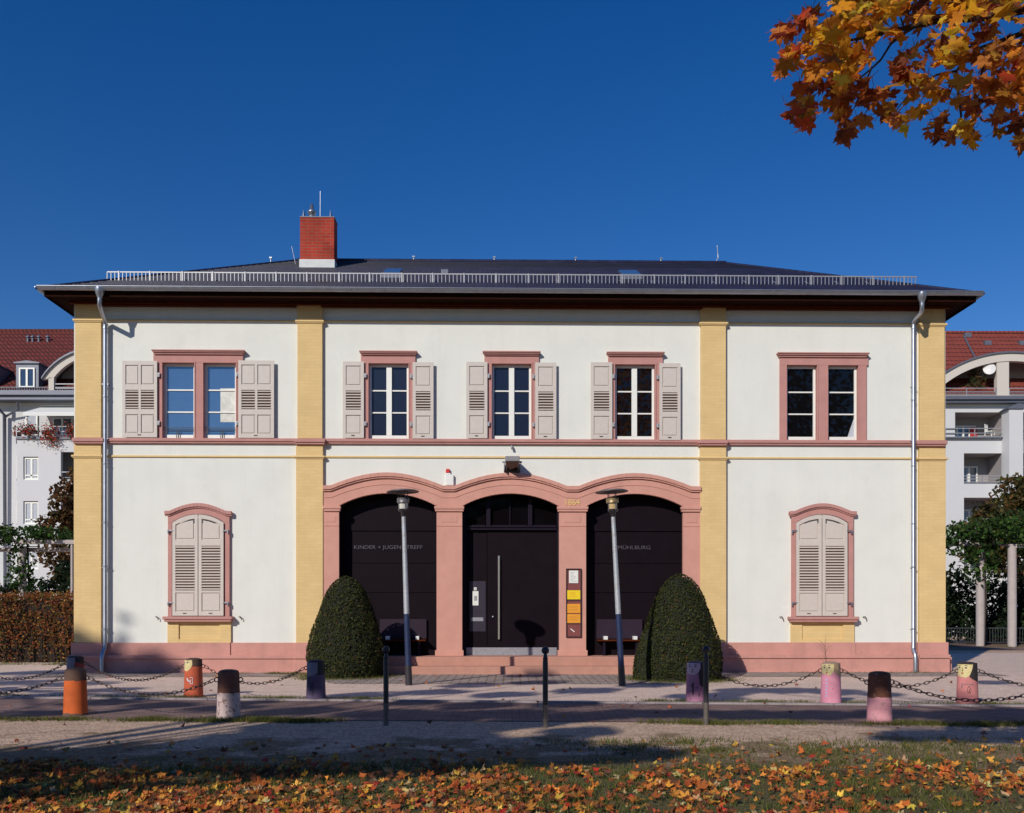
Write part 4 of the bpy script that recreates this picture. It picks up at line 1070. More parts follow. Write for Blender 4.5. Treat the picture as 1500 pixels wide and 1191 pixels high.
# stone bollards
def paint(name, stops, stain=None, chips=0.3, wob=.03):
    """painted zones by height on the stone: stops = [(z_from, colour)]"""
    m = bpy.data.materials.new(name); m.use_nodes = True
    n, l = m.node_tree.nodes, m.node_tree.links
    p = n['Principled BSDF']; p.inputs['Roughness'].default_value = .75; p.inputs['Specular IOR Level'].default_value = .3
    tc = n.new('ShaderNodeTexCoord'); sp = n.new('ShaderNodeSeparateXYZ'); l.new(tc.outputs['Object'], sp.inputs[0])
    nz = n.new('ShaderNodeTexNoise'); nz.inputs['Scale'].default_value = 11; nz.inputs['Detail'].default_value = 5; l.new(tc.outputs['Object'], nz.inputs['Vector'])
    ad = n.new('ShaderNodeMath'); ad.operation = 'MULTIPLY_ADD'; ad.inputs[1].default_value = wob*2; l.new(nz.outputs[0], ad.inputs[0]); l.new(sp.outputs[2], ad.inputs[2])
    out = None
    for z, c in stops:
        if out is None:
            rgb = n.new('ShaderNodeRGB'); rgb.outputs[0].default_value = (*c, 1); out = rgb.outputs[0]; continue
        st = n.new('ShaderNodeMapRange'); st.inputs[1].default_value = z+wob-.004; st.inputs[2].default_value = z+wob+.004; l.new(ad.outputs[0], st.inputs[0])
        mx = n.new('ShaderNodeMix'); mx.data_type = 'RGBA'; l.new(st.outputs[0], mx.inputs[0]); l.new(out, mx.inputs[6]); mx.inputs[7].default_value = (*c, 1); out = mx.outputs[2]
    n2 = n.new('ShaderNodeTexNoise'); n2.inputs['Scale'].default_value = 16; n2.inputs['Detail'].default_value = 8; n2.inputs['Roughness'].default_value = .7; l.new(tc.outputs['Object'], n2.inputs['Vector'])
    r2 = n.new('ShaderNodeMapRange'); r2.inputs[1].default_value = .66-chips*.2; r2.inputs[2].default_value = .69-chips*.2; r2.inputs[4].default_value = .85; l.new(n2.outputs[0], r2.inputs[0])
    m3 = n.new('ShaderNodeMix'); m3.data_type = 'RGBA'; m3.inputs[7].default_value = (*(stain or (.22, .17, .14)), 1); l.new(r2.outputs[0], m3.inputs[0]); l.new(out, m3.inputs[6])
    n4 = n.new('ShaderNodeTexNoise'); n4.inputs['Scale'].default_value = 4; n4.inputs['Detail'].default_value = 7; l.new(tc.outputs['Object'], n4.inputs['Vector'])
    r4 = n.new('ShaderNodeMapRange'); r4.inputs[1].default_value = .3; r4.inputs[2].default_value = .7; r4.inputs[3].default_value = .8; r4.inputs[4].default_value = 1.15; l.new(n4.outputs[0], r4.inputs[0])
    s4 = n.new('ShaderNodeVectorMath'); s4.operation = 'SCALE'; l.new(m3.outputs[2], s4.inputs[0]); l.new(r4.outputs[0], s4.inputs['Scale'])
    l.new(s4.outputs[0], p.inputs['Base Color'])
    n5 = n.new('ShaderNodeTexNoise'); n5.inputs['Scale'].default_value = 70; n5.inputs['Detail'].default_value = 5; l.new(tc.outputs['Object'], n5.inputs['Vector'])
    bp = n.new('ShaderNodeBump'); bp.inputs['Strength'].default_value = .5; bp.inputs['Distance'].default_value = .01; l.new(n5.outputs[0], bp.inputs['Height']); l.new(bp.outputs[0], p.inputs['Normal'])
    return m
BR0, BR1, BH = .162, .138, .66
def rad_at(z): return BR0+(BR1-BR0)*z/BH
def pm_(name, c): return mat('paint_'+name, c, .75, .12, 20, .3, 60)
INK = pm_('ink', (.02, .018, .022)); SKIN = pm_('skin', (.70, .58, .28)); SKIN2 = pm_('grey_skin', (.20, .19, .24)); LIP = pm_('lip', (.42, .10, .08))
HAIRD = pm_('dark_hair', (.028, .022, .022)); HAIRT = pm_('tan_hair', (.32, .22, .14)); HAIRB = pm_('brown_hair', (.085, .045, .03)); EYE = pm_('eye_blue', (.10, .12, .22))
BLUEP = pm_('blue_button', (.35, .45, .75)); WHITEP = pm_('white_scrawl', (.75, .68, .75)); GREYP = pm_('grey_smear', (.25, .17, .18)); PINKSKIN = pm_('pink_skin', (.60, .42, .48))
def decal(mb, poly, off=.003, th0=0.0):
    """poly: (degrees round the bollard, height); subdivided so it hugs the stone"""
    pts = []
    for i in range(len(poly)):
        a, b = poly[i], poly[(i+1) % len(poly)]
        k = max(1, int(abs(b[0]-a[0])/8))
        pts += [(a[0]+(b[0]-a[0])*j/k, a[1]+(b[1]-a[1])*j/k) for j in range(k)]
    c = (sum(p[0] for p in pts)/len(pts), sum(p[1] for p in pts)/len(pts))
    def P(q):
        r = rad_at(q[1])+off; a = R(q[0]+th0); return (r*math.sin(a), -r*math.cos(a), q[1])
    v = []; f = []; rings = 5
    for j in range(rings+1):
        s = j/rings
        v += [P((c[0]+(p[0]-c[0])*s, c[1]+(p[1]-c[1])*s)) for p in pts]
    n = len(pts)
    for j in range(rings):
        for i in range(n): f.append((j*n+i, j*n+(i+1) % n, (j+1)*n+(i+1) % n, (j+1)*n+i))
    mb.add(v, f, True)
def ell(cx, cz, w, h, n=14): return [(cx+w*math.cos(2*math.pi*i/n), cz+h*math.sin(2*math.pi*i/n)) for i in range(n)]
def stone_bollard(px, py, label, stops, chips=.3, stain=None, decor=(), hs=1.0, rot=0, rings=(-1, 1)):
    p = gnd(px, py); 
    t = empty('stone_bollard', (p.x, p.y+.15, 0), R(rot), label, 'bollard', 'painted stone bollards along the lane')
    mb = MB()
    mb.lathe([(BR0+.004, -.06), (BR0, 0)]+[(rad_at(z), z) for z in (.1, .2, .3, .4, .5, .6)]+[(BR1+.001, .63), (BR1-.012, .652), (BR1-.04, .664), (BR1*.4, .672), (0.0, .674)], (0, 0, 0), 32)
    mb.build('body', paint('bollard_paint', stops, stain, chips), t)
    by = {}
    for m, poly, off in decor: by.setdefault(m.name, (m, []))[1].append((poly, off))
    for k, (m, ps) in list(by.items()):
        for poly, off in ps: b = MB(); decal(b, poly, off, -math.degrees(math.atan((px-PX0)/F))); by.setdefault(0, []).append((k, m, b))
    for k, m, b in by.pop(0, []):
        nm = {'paint_skin': 'painted_face', 'paint_grey_skin': 'painted_face', 'paint_pink_skin': 'painted_face', 'paint_ink': 'painted_line', 'paint_lip': 'painted_mouth', 'paint_eye_blue': 'painted_eye'}.get(k, 'painted_hair' if 'hair' in k else 'painted_mark')
        b.build(nm, m, t)
    for s in rings:
        mb = MB()
        c = Vector((s*(rad_at(.53)+.022), 0, .53)); a = R(-rot)
        mb.tube([c+Vector((.03*math.cos(q), .012*math.sin(q)*0, .03*math.sin(q))) for q in [k*2*math.pi/12 for k in range(13)]], .008, 6, cap=False)
        mb.build('chain_ring', M['chain'], t)
    return t
def face(skin, hair, th=-14, w=52, zc=.60, zb=.46, lip=LIP, hair_low=.44, rightonly=True):
    d = []
    hb = [(-75, .50), (-72, .655), (th+w+60, .655), (th+w+60, hair_low), (th+w-10, hair_low+.02), (th, .52)]
    d.append((hair, [(th-5, .56), (th-5, .651), (118, .651), (118, hair_low+.015), (75, hair_low), (40, hair_low+.03), (20, .52)], .0025))
    top = .635
    d.append((skin, [(-85, top), (th+w*.62, top), (th+w*.62, .545), (th+w*.42, .49), (th+w*.1, zb), (th-w*.35, zb+.02), (-85, .50)], .005))
    return d
def features(ex, zc=.585, s=1.0, gap=17, lipm=LIP):
    d = []
    for k in (-1, 1):
        d.append((INK, [(ex+k*gap-8*s, zc+.028), (ex+k*gap+8*s, zc+.032), (ex+k*gap+8*s, zc+.040), (ex+k*gap-8*s, zc+.036)], .0068))
        d.append((EYE, ell(ex+k*gap, zc, 6*s, .013), .0068))
        d.append((INK, ell(ex+k*gap, zc, 2.6*s, .008), .008))
    d.append((INK, [(ex-1, zc+.0), (ex+.6, zc), (ex+3, zc-.045), (ex-3, zc-.05), (ex-3, zc-.056), (ex+5, zc-.05)], .0068))
    d.append((lipm, [(ex-8*s, zc-.082), (ex-2, zc-.073), (ex+2, zc-.073), (ex+8*s, zc-.082), (ex+1, zc-.102), (ex-2, zc-.102)], .0068))
    return d
OR, BRN, PINK = (.62, .125, .028), (.115, .055, .032), (.66, .26, .30)
def zat(px, py, pb): y = gnd(px, pb).y+.15; return CAMH+(HOR-py)/F*y
stone_bollard(103, 1050, 'bright orange stone bollard with a brown cap, nearest the lower left corner', [(0, (.16, .09, .07)), (.045, OR), (.50, (.125, .07, .05))], .05)
stone_bollard(330, 1054.5, 'stone bollard with brown top and flaking pinkish white lower half', [(0, (.60, .46, .44)), (.355, (.17, .07, .045))], .55, (.2, .11, .085))
stone_bollard(1295, 1060, 'stone bollard with dark brown upper half and chipped pink lower half', [(0, (.66, .30, .34)), (.335, (.16, .062, .036))], .38, (.36, .22, .2))
stone_bollard(105, 1016, 'dark bollard mostly hidden behind the bright orange one, grey cap over a red body', [(0, (.28, .05, .04)), (.56, (.05, .045, .05))], .2, decor=[(SKIN2, [(-85, .44), (-85, .64), (-5, .64), (-5, .56), (-12, .47), (-30, .42)], .004), (HAIRD, [(-5, .57), (-5, .65), (100, .65), (100, .52), (20, .54)], .003)])
fl_ = [(SKIN, [(-88, .64), (-10, .64), (-8, .56), (-22, .49), (-45, .45), (-70, .46), (-88, .5)], .004), (EYE, ell(-42, .60, 7, .014), .006), (INK, ell(-42, .60, 3, .008), .0075), (INK, [(-55, .625), (-30, .628), (-30, .634), (-55, .632)], .006), (EYE, ell(-78, .595, 6, .012), .006),
       (HAIRB, [(-12, .535), (-12, .652), (140, .652), (140, .53)], .003), (WHITEP, [(-48, .34), (-35, .33), (-30, .27), (-22, .31), (-20, .27), (-40, .29)], .003)]
zz_ = [(-25, .34), (-8, .345), (-8, .24), (-22, .235), (-22, .30), (-14, .30)]
for a, b in zip(zz_, zz_[1:]):
    dxv, dzv = (b[0]-a[0]), (b[1]-a[1])
    fl_.append((WHITEP, [(a[0], a[1]), (b[0], b[1]), (b[0]+(3 if abs(dzv) > .03 else 0), b[1]+(.008 if abs(dzv) < .03 else 0)), (a[0]+(3 if abs(dzv) > .03 else 0), a[1]+(.008 if abs(dzv) < .03 else 0))], .003))
stone_bollard(279, 1022.5, 'orange red bollard with a painted yellow face in profile and a white scribble', [(0, (.58, .12, .055)), (.64, (.10, .06, .045))], .1, decor=fl_)
pd = [(SKIN2, [(-80, .44), (-80, .63), (10, .63), (10, .47), (-15, .42), (-45, .40)], .004), (HAIRD, [(10, .42), (10, .652), (150, .652), (150, .40), (60, .43)], .003), (INK, [(-60, .40), (-44, .40), (-46, .22), (-54, .28)], .004)]
for k in range(5): pd.append((INK, [(-38+5*k, .10+.05*(k % 3)), (-36+5*k, .10+.05*(k % 3)), (-35+5*k, .30+.03*(k % 2)), (-37+5*k, .30)], .003))
stone_bollard(460, 1027, 'violet bollard with a dark grey cap, standing at the foot of the left yew', [(0, (.115, .085, .145)), (.60, (.055, .045, .06))], .3, (.10, .06, .14), decor=pd)
p2 = [(PINKSKIN, [(-80, .50), (-80, .645), (30, .645), (30, .56), (16, .50), (-8, .455), (-50, .47)], .004), (HAIRD, [(24, .30), (16, .5), (34, .65), (140, .65), (140, .27), (40, .26)], .003)]
p2 += features(-22, .59, 1.0, 19)
p2 += [(INK, [(-20, .32), (-12, .34), (-12, .14), (-20, .14)], .004), (INK, [(-30, .27), (-20, .33), (-20, .30), (-30, .245)], .004), (INK, [(16, .15), (22, .18), (22, .12), (16, .12)], .004)]
stone_bollard(1022, 1031, 'purple pink bollard with painted face and long black hair beside the right black post', [(0, (.42, .19, .28)), (.64, (.12, .10, .11))], .38, (.18, .07, .16), decor=p2)
d3 = face(SKIN, HAIRT, -14, 52)+features(-24, .585, 1.0, 15)
for k in range(6): d3.append((BLUEP, ell(-24+rng.uniform(-2, 2), .39-.05*k, 5, .014, 8), .004))
stone_bollard(1222, 1033, 'pink bollard with a painted yellow face, tan hair and blue buttons', [(0, (.66, .27, .36)), (.64, (.34, .25, .17))], .33, (.52, .16, .26), decor=d3)
d4 = [(HAIRD, [(12, .44), (4, .655), (160, .655), (160, .40), (60, .37), (28, .41)], .0025), (HAIRD, [(-90, .638), (-90, .655), (30, .655), (30, .638)], .0055), (SKIN, [(-88, .64), (34, .64), (28, .56), (14, .47), (-8, .43), (-45, .445), (-80, .49)], .004)]
d4 += features(-28, .585, 1.05, 21)
d4 += [(GREYP, [(-32, .34), (-26, .34), (-25, .26), (-33, .26)], .003), (GREYP, [(-25, .335), (35, .335), (35, .32), (-25, .325)], .003)]
for k in range(12):
    a0, a1 = 2*math.pi*k/12, 2*math.pi*(k+1)/12
    f_ = lambda a, s: (10+11*s*math.cos(a), .235+.042*s*math.sin(a)+(.02 if abs(a-math.pi/2) < .6 else 0))
    d4.append((INK, [f_(a0, 1), f_(a1, 1), f_(a1, .8), f_(a0, .8)], .004))
d4 += [(INK, [(8, .225), (13, .245), (13, .236), (9, .218)], .004), (INK, [(9, .25), (12, .255), (12, .21), (10, .21)], .004)]
stone_bollard(1424, 1033.5, 'salmon pink bollard with a painted yellow face, dark hair and a drop symbol', [(0, (.64, .24, .23)), (.64, (.04, .03, .03))], .25, (.40, .18, .17), decor=d4)

for (x_, y_), lab, st_ in (((-10.2, 16.8), 'weathered grey stone bollard holding the chain at the far left end of the back row', (.20, .17, .16)), ((-8.6, 13.0), 'faded orange stone bollard at the left end of the front row', (.45, .12, .05)),
                       ((7.3, 11.9), 'pale pink stone bollard at the right end of the front row', (.55, .33, .34)), ((9.7, 14.1), 'grey pink stone bollard at the right end of the back row', (.40, .24, .26))):
    stone_bollard(PX0+x_/(y_-.15)*F, HOR+CAMH*F/(y_-.15), lab, [(0, st_), (.5, (.11, .06, .045))], .3)
# metal bollards
def metal_bollard(px, py, label, padlock=False):
    p = gnd(px, py); t = empty('metal_bollard', (p.x, p.y+.03, 0), 0, label, 'bollard', 'metal posts with ball tops across the lane entrance')
    MB().lathe([(.0345, -.05), (.0345, .265), (.038, .27), (.038, .285)], (0, 0, 0), 18).build('sleeve', M['ironsleeve'], t)
    MB().lathe([(.034, .285), (.034, .83), (.031, .845), (.031, .865), (.035, .87), (.027, .885), (.024, .91), (.019, .925)], (0, 0, 0), 18).build('shaft', M['blackpaint'], t)
    MB().lathe([(.018, .92)]+[(.05*math.sin(a), .97-.05*math.cos(a)) for a in [R(20+k*16) for k in range(10)]]+[(0, 1.02)], (0, 0, 0), 18).build('ball', M['blackpaint'], t)
    if padlock:
        MB().tube([(-.035, -.01, .28), (-.06, -.01, .30), (-.075, -.01, .27), (-.06, -.01, .255)], .008, 6).box(-.085, -.045, -.025, .005, .235, .265).build('padlock', M['galv'], t, .004)
metal_bollard(565, 1063, 'left black iron post with a ball top, in front of the left yew')
metal_bollard(799, 1066, 'middle iron post with ball top and padlock, in front of the door steps', True)
metal_bollard(1035, 1062, 'right black iron post with ball top, half hiding the purple painted bollard')

# chains
def chain(a, b, zlow, label):
    a, b = Vector(a), Vector(b); L = (b-a).length; mid = (a.z+b.z)/2; sag = mid-zlow
    pts = [a.lerp(b, t)-Vector((0, 0, sag*4*t*(1-t))) for t in np.linspace(0, 1, 200)]
    cum = [0]
    for p, q in zip(pts, pts[1:]): cum.append(cum[-1]+(q-p).length)
    pitch = .072; nl = int(cum[-1]/pitch); mb = MB()
    for k in range(nl):
        s = (k+.5)*cum[-1]/nl; i = max(0, np.searchsorted(cum, s)-1); i = min(i, len(pts)-2)
        c = pts[i]; tdir = (pts[min(i+2, 199)]-pts[max(i-1, 0)]).normalized()
        sd = tdir.cross(Vector((0, 0, 1))).normalized(); u = sd.cross(tdir).normalized()
        an = R(20 if k % 2 else 95)+rng.uniform(-.25, .25); w = sd*math.cos(an)+u*math.sin(an)
        loop = []
        for j in range(12):
            q = 2*math.pi*j/12; cx_ = math.cos(q); loop.append(c+tdir*(.033*(1 if cx_ > 0 else -1)*min(1, abs(cx_)*1.25)+.015*cx_)+w*(.021*math.sin(q)))
        loop.append(loop[0]); mb.tube(loop, .0062, 5, cap=False)
    o = mb.build('chain', M['chain']); tag(o, label, 'chain', 'rusty chains between the stone bollards')
def bp_(px, py, side): g_ = gnd(px, py); return (g_.x+side*(BR1+.06), g_.y+.15, .53)
chain((-10.0, 16.8, .53), bp_(105, 1016, -1), .24, 'chain from the left picture edge to the dark bollard behind the orange one')
chain(bp_(105, 1016, 1), bp_(279, 1022.5, -1), .26, 'chain from the dark grey capped bollard to the orange red face bollard')
chain(bp_(279, 1022.5, 1), bp_(460, 1027, -1), .255, 'chain between the orange red face bollard and the violet bollard')
chain((-8.4, 13.0, .53), bp_(103, 1050, -1), .31, 'chain from the left picture edge to the bright orange bollard')
chain(bp_(103, 1050, 1), bp_(330, 1054.5, -1), .315, 'chain between the bright orange bollard and the brown and white one')
chain(bp_(1022, 1031, 1), bp_(1222, 1033, -1), .28, 'chain from the purple face bollard to the pink one with blue buttons')
chain(bp_(1222, 1033, 1), bp_(1424, 1033.5, -1), .28, 'chain passing behind the brown and pink bollard to the drop symbol bollard')
chain(bp_(1295, 1060, 1), (7.1, 11.9, .53), .30, 'chain from the brown and pink bollard across the lane edge to the right picture edge')
chain(bp_(1424, 1033.5, 1), (9.5, 14.1, .53), .27, 'chain from the drop symbol bollard to the right picture edge')

# weed stalk behind the pink bollard
o = MB().tube([(0, 0, 0), (.02, 0, .35), (-.01, .02, .7), (.02, .01, .95)], [.008, .006, .004, .002], 5)
for k in range(14):
    a = random.uniform(0, 6.28); z = random.uniform(.1, .75); o.tube([(0, 0, z), (.12*math.cos(a), .12*math.sin(a), z+.12)], .003, 4)
    o.tube([(.12*math.cos(a), .12*math.sin(a), z+.12), (.2*math.cos(a)+.03, .2*math.sin(a), z+.15)], .002, 4)
o = o.build('weed', mat('dry_weed', (.13, .08, .04), .9)); g_ = gnd(1216, 992); o.location = (g_.x, g_.y+.3, 0)
tag(o, 'tall dry weed stalk growing at the pink plinth behind a pink bollard', 'weed')

# ================================================================== BACKGROUND PLANTING
HEDGEC = [((.23, .07, .03), 4), ((.26, .11, .03), 2), ((.12, .09, .024), 3), ((.36, .19, .04), 1), ((.12, .04, .022), 1.5)]
GREENC = [((.042, .09, .02), 3), ((.07, .135, .025), 2.3), ((.025, .05, .015), 3), ((.09, .13, .03), .6)]
CHESTC = [((.10, .075, .022), 3), ((.06, .065, .02), 3), ((.15, .075, .025), 2), ((.04, .04, .015), 2)]
RUSSETC = [((.12, .055, .022), 3), ((.08, .055, .02), 3), ((.16, .07, .025), 1.5), ((.05, .032, .015), 2)]
DARKC = [((.018, .035, .015), 3), ((.03, .05, .02), 2), ((.012, .02, .01), 3)]
def cloud(name, blobs, dens, size, palette, parent=None, shell=.5, spread=.9, m='leaf', loc=(0, 0, 0)):
    P = blob_pts(blobs, dens, shell)
    c = np.array([b[:3] for b in blobs]); 
    nr = rng.normal(size=P.shape)*.6+np.array([0, -.5, .6])
    nr /= np.linalg.norm(nr, axis=1, keepdims=True)
    n = len(P)
    o = scatter(OVAL, P-np.array(loc), face_rots(nr, spread), size*rng.uniform(.6, 1.35, n), pal(n, palette, .2), name, M[m], parent)
    return o
# beech hedge on the left
hx0, hx1 = -20.0, -10.95
n = 15000
hp_ = np.stack([rng.uniform(hx0, hx1, n), 26.35+np.abs(rng.normal(0, .16, n)), 1.98*rng.random(n)**.85], 1)
hp_[:, 1] += .10*np.sin(hp_[:, 0]*3.1)+.06*np.sin(hp_[:, 2]*6+hp_[:, 0]*2)
tp = rng.random(n) < .18; hp_[tp, 2] = 1.93+rng.normal(0, .06, tp.sum()); hp_[tp, 1] = 26.4+rng.uniform(0, 1.0, tp.sum())
thin = (hp_[:, 2] < .45) & (rng.random(n) < .55); hp_ = hp_[~thin]; n = len(hp_)
core = MB(); core.box(hx0, hx1, 26.62, 27.3, 0, 1.82)
for k in range(26):
    x = hx0+.2+k*.35; core.tube([(x, 26.5, 0), (x+rng.uniform(-.1, .1), 26.55, 1.2)], [.03, .015], 5)
o = scatter(OVAL, hp_, face_rots(np.tile([[0, -1., .3]], (n, 1)), .8), rng.uniform(.05, .10, n), pal(n, HEDGEC), 'hedge', [M['leaf'], mat('hedge_inside', (.018, .012, .008), .95)], extra=core)
tag(o, 'clipped beech hedge turning russet, standing left of the house', 'hedge')

def tree(name, base, blobs, dens, size, palette, label, cat='tree', h=3.0, r=.2, group=None):
    t = empty(name, base, 0, label, cat, group)
    b = Vector(base); mb = MB(); c = Vector(np.mean([q[:3] for q in blobs], axis=0))-b
    mb.tube([(0, 0, -.1), (.05, 0, h*.5), (c.x*.5, c.y*.5, h), (c.x, c.y, c.z)], [r*1.2, r, r*.85, r*.4], 10)
    for q in blobs:
        e = Vector(q[:3])-b; mb.tube([(c.x*.3, c.y*.3, h*.9), (e.x*.6+c.x*.2, e.y*.6, h*.9+(e.z-h*.9)*.6), e], [r*.4, r*.25, r*.08], 6)
    mb.build('trunk', M['bark'], t)
    cloud('crown', blobs, dens, size, palette, t, loc=base); return t
def pb(px, py, y, rx, rz, ry=None): p = at(px, py, y); s = y/F; return (p.x, p.y, p.z, rx*s, (ry or rx)*s, rz*s)
tree('chestnut_tree', (at(118, 0, 45).x, 45, 0), [pb(95, 735, 45, 22, 34), pb(112, 720, 45.5, 18, 38), pb(80, 775, 44.8, 26, 24), pb(105, 800, 45, 24, 30), pb(120, 760, 46, 30, 45), pb(75, 815, 45, 22, 16), pb(100, 840, 45, 26, 22), pb(140, 790, 46, 45, 60)],
     250, .26, RUSSETC, 'russet tapering tree behind the left pergola, partly hidden by the house')
tree('chestnut_tree', (at(1500, 0, 48).x, 48, 0), [pb(1485, 725, 48, 28, 30), pb(1455, 755, 47.6, 30, 22), pb(1425, 775, 47.5, 24, 14), pb(1475, 780, 48, 36, 34), pb(1520, 750, 48.5, 50, 52), pb(1440, 800, 48, 34, 28), pb(1480, 820, 48, 34, 30), pb(1560, 780, 49, 55, 60)],
     250, .27, CHESTC, 'brown green chestnut tree behind the right pergola, before the apartment loggias')
# pergolas with climbers
def column(parent, px, y, ztop, r=.175):
    MB().lathe([(r, -.05), (r, ztop*.5), (r*.96, ztop)], (at(px, 0, y).x-parent.location.x, y-parent.location.y, 0), 20).build('column', M['column'], parent)
YP = 39.0
t = empty('pergola', (at(1460, 0, YP).x, YP, 0), 0, 'right pergola of round pale concrete columns under green climbers', 'pergola')
column(t, 1436, YP+.6, 4.1); column(t, 1482.5, YP-.4, 4.15); column(t, 1560, YP+.6, 4.1); 
mb = MB()
bxm = lambda px: at(px, 0, YP).x-t.location.x
mb.box(bxm(1400), bxm(1640), .45, .65, 4.3, 4.46).box(bxm(1470), bxm(1640), -.5, -.3, 4.15, 4.3)
mb.build('beam', M['column'], t)
t = empty('pergola', (at(40, 0, YP-4).x, YP-4, 0), 0, 'left pergola with a pale beam on slim posts above the hedge', 'pergola')
mb = MB(); bxl = lambda px: at(px, 0, YP-4).x-t.location.x; bz = lambda py: CAMH+(HOR-py)/F*(YP-4)
mb.box(bxl(22), bxl(160), -.08, .08, bz(797), bz(791)).box(bxl(-90), bxl(160), .8, 1.0, bz(806), bz(800)).build('beam', M['column'], t)
column(t, 33, YP-3.6, bz(800), .14); column(t, 105.5, YP-4, bz(797), .05); column(t, -60, YP-3.6, bz(800), .14)
def vine(label, blobs, dens, size, palette, cat='climber', name='climbing_plant', stems=()):
    p0 = blobs[0]; t = empty(name, (p0[0], p0[1], 0), 0, label, cat)
    cloud('foliage', blobs, dens, size, palette, t, loc=(p0[0], p0[1], 0), m='leaf')
    mb = MB()
    for (a, b_, y) in stems:
        q0, q1 = at(*a, y), at(*b_, y); mb.tube([(q0.x-p0[0], y-p0[1], 0), ((q0.x+q1.x)/2-p0[0]+.1, y-p0[1], q1.z*.5), (q1.x-p0[0], y-p0[1], q1.z)], [.05, .04, .03], 6)
    mb.build('stem', M['bark'], t); return t
vine('green climber hanging from the right pergola beam', [pb(1440, 775, 39, 46, 18, 30), pb(1400, 782, 39.2, 22, 14), pb(1480, 775, 38.8, 40, 26), pb(1395, 800, 39, 14, 18), pb(1430, 800, 39.4, 20, 22), pb(1424, 830, 39.6, 16, 26), pb(1440, 845, 39.6, 12, 24), pb(1452, 815, 39.5, 14, 24), pb(1540, 780, 39, 50, 28), pb(1500, 800, 39.3, 14, 14)],
     300, .19, GREENC, stems=[((1441, 0), (1441, 790), 39.5), ((1434, 0), (1430, 790), 39.9)])
vine('green climber hanging from the left pergola over the hedge', [pb(30, 785, 35, 44, 14, 26), pb(72, 782, 35.2, 34, 11), pb(0, 782, 35, 30, 16), pb(30, 820, 35.4, 18, 24), pb(38, 850, 35.4, 13, 24), pb(22, 845, 35.2, 14, 16), pb(105, 790, 35.5, 22, 10), pb(-30, 785, 35, 36, 18)],
     320, .17, GREENC, stems=[((32, 0), (32, 790), 35.5), ((38, 0), (40, 790), 35.6)])
for lab, bl, pal_ in (('dark green shrubs behind the iron fence, next to the house corner', [pb(1400, 880, 43, 32, 46), pb(1375, 900, 42.5, 30, 50), pb(1420, 915, 42.6, 26, 30)], DARKC),
                      ('dense shrub between the two visible concrete columns', [pb(1460, 890, 43, 28, 46), pb(1450, 925, 42.8, 30, 24), pb(1482, 900, 43.6, 24, 50)], DARKC),
                      ('tall dark shrub right of the second concrete column', [pb(1520, 880, 43, 34, 66), pb(1505, 920, 42.5, 24, 34), pb(1560, 890, 43, 40, 60)], DARKC),
                      ('dark shrub line behind the left hedge', [pb(60, 865, 40, 40, 16, 20), pb(100, 850, 40, 20, 30), pb(0, 870, 40, 50, 16, 20), pb(130, 870, 40, 30, 30)], DARKC)):
    vine(lab, bl, 520, .2, pal_, 'shrub', 'dense_shrub', stems=[])
# iron fence on the right
t = empty('iron_fence', (at(1430, 0, 40.5).x, 40.5, 0), 0, 'low grey iron railing fence behind the concrete columns', 'fence')
mb = MB(); fx0, fx1 = at(1370, 0, 40.5).x-t.location.x, at(1600, 0, 40.5).x-t.location.x
mb.box(fx0, fx1, -.02, .02, .74, .78).box(fx0, fx1, -.02, .02, .12, .15)
x = fx0
while x < fx1: mb.box(x-.009, x+.009, -.009, .009, .15, .74); x += .12
mb.build('railing', M['fence'], t)
mb = MB(); x = fx0
while x < fx1: mb.box(x-.03, x+.03, -.03, .03, 0, .84); x += 2.2
mb.build('posts', M['fence'], t)

# ================================================================== APARTMENT BUILDINGS
YB = 57.0
class Apt:
    def __init__(s, cx, label):
        s.ox = at(cx, 0, YB).x; s.t = empty('apartment_building', (s.ox, YB, 0), 0, label, 'apartment block')
    def x(s, px, dy=0): return (px-PX0)/F*(YB+dy)-s.ox
    def z(s, py, dy=0): return CAMH+(HOR-py)/F*(YB+dy)
    def window(s, x0, x1, z0, z1, y, lights=2, curtain_or_reflection=None, sill=True, trans=None):
        fr = .09; mb = MB()
        mb.box(x0, x0+fr, y-.05, y+.03, z0, z1).box(x1-fr, x1, y-.05, y+.03, z0, z1).box(x0+fr, x1-fr, y-.05, y+.03, z0, z0+fr).box(x0+fr, x1-fr, y-.05, y+.03, z1-fr, z1)
        for k in range(1, lights): c = x0+(x1-x0)*k/lights; mb.box(c-.06, c+.06, y-.05, y+.03, z0+fr, z1-fr)
        if trans: mb.box(x0+fr, x1-fr, y-.05, y+.03, z0+trans-.04, z0+trans+.04)
        if sill: mb.box(x0-.06, x1+.06, y-.12, y+.02, z0-.06, z0)
        w = mb.build('window', M['winwhite'], s.t)
        MB().box(x0+fr*.5, x1-fr*.5, y, y+.02, z0+fr*.5, z1-fr*.5).build('pane', M['g_far'], w)
        if curtain_or_reflection:
            for a, b in curtain_or_reflection: MB().box(x0+fr+(x1-x0-2*fr)*a, x0+fr+(x1-x0-2*fr)*b, y-.012, y-.002, z0+fr, z1-fr).build('curtain', M['curtain'], w)
        return w
    def rail(s, x0, x1, z0, z1, y, bars=(0.0, .5, 1.0), post=1.6, m='guard'):
        mb = MB()
        for b in bars: zz = z0+(z1-z0)*b; mb.box(x0, x1, y-.02, y+.02, zz-.025, zz+.025)
        n = max(1, int((x1-x0)/post))
        for k in range(n+1): xx = x0+(x1-x0)*k/n; mb.box(xx-.025, xx+.025, y-.021, y+.021, z0-.1, z1)
        return mb.build('balcony_rail', M[m], s.t)
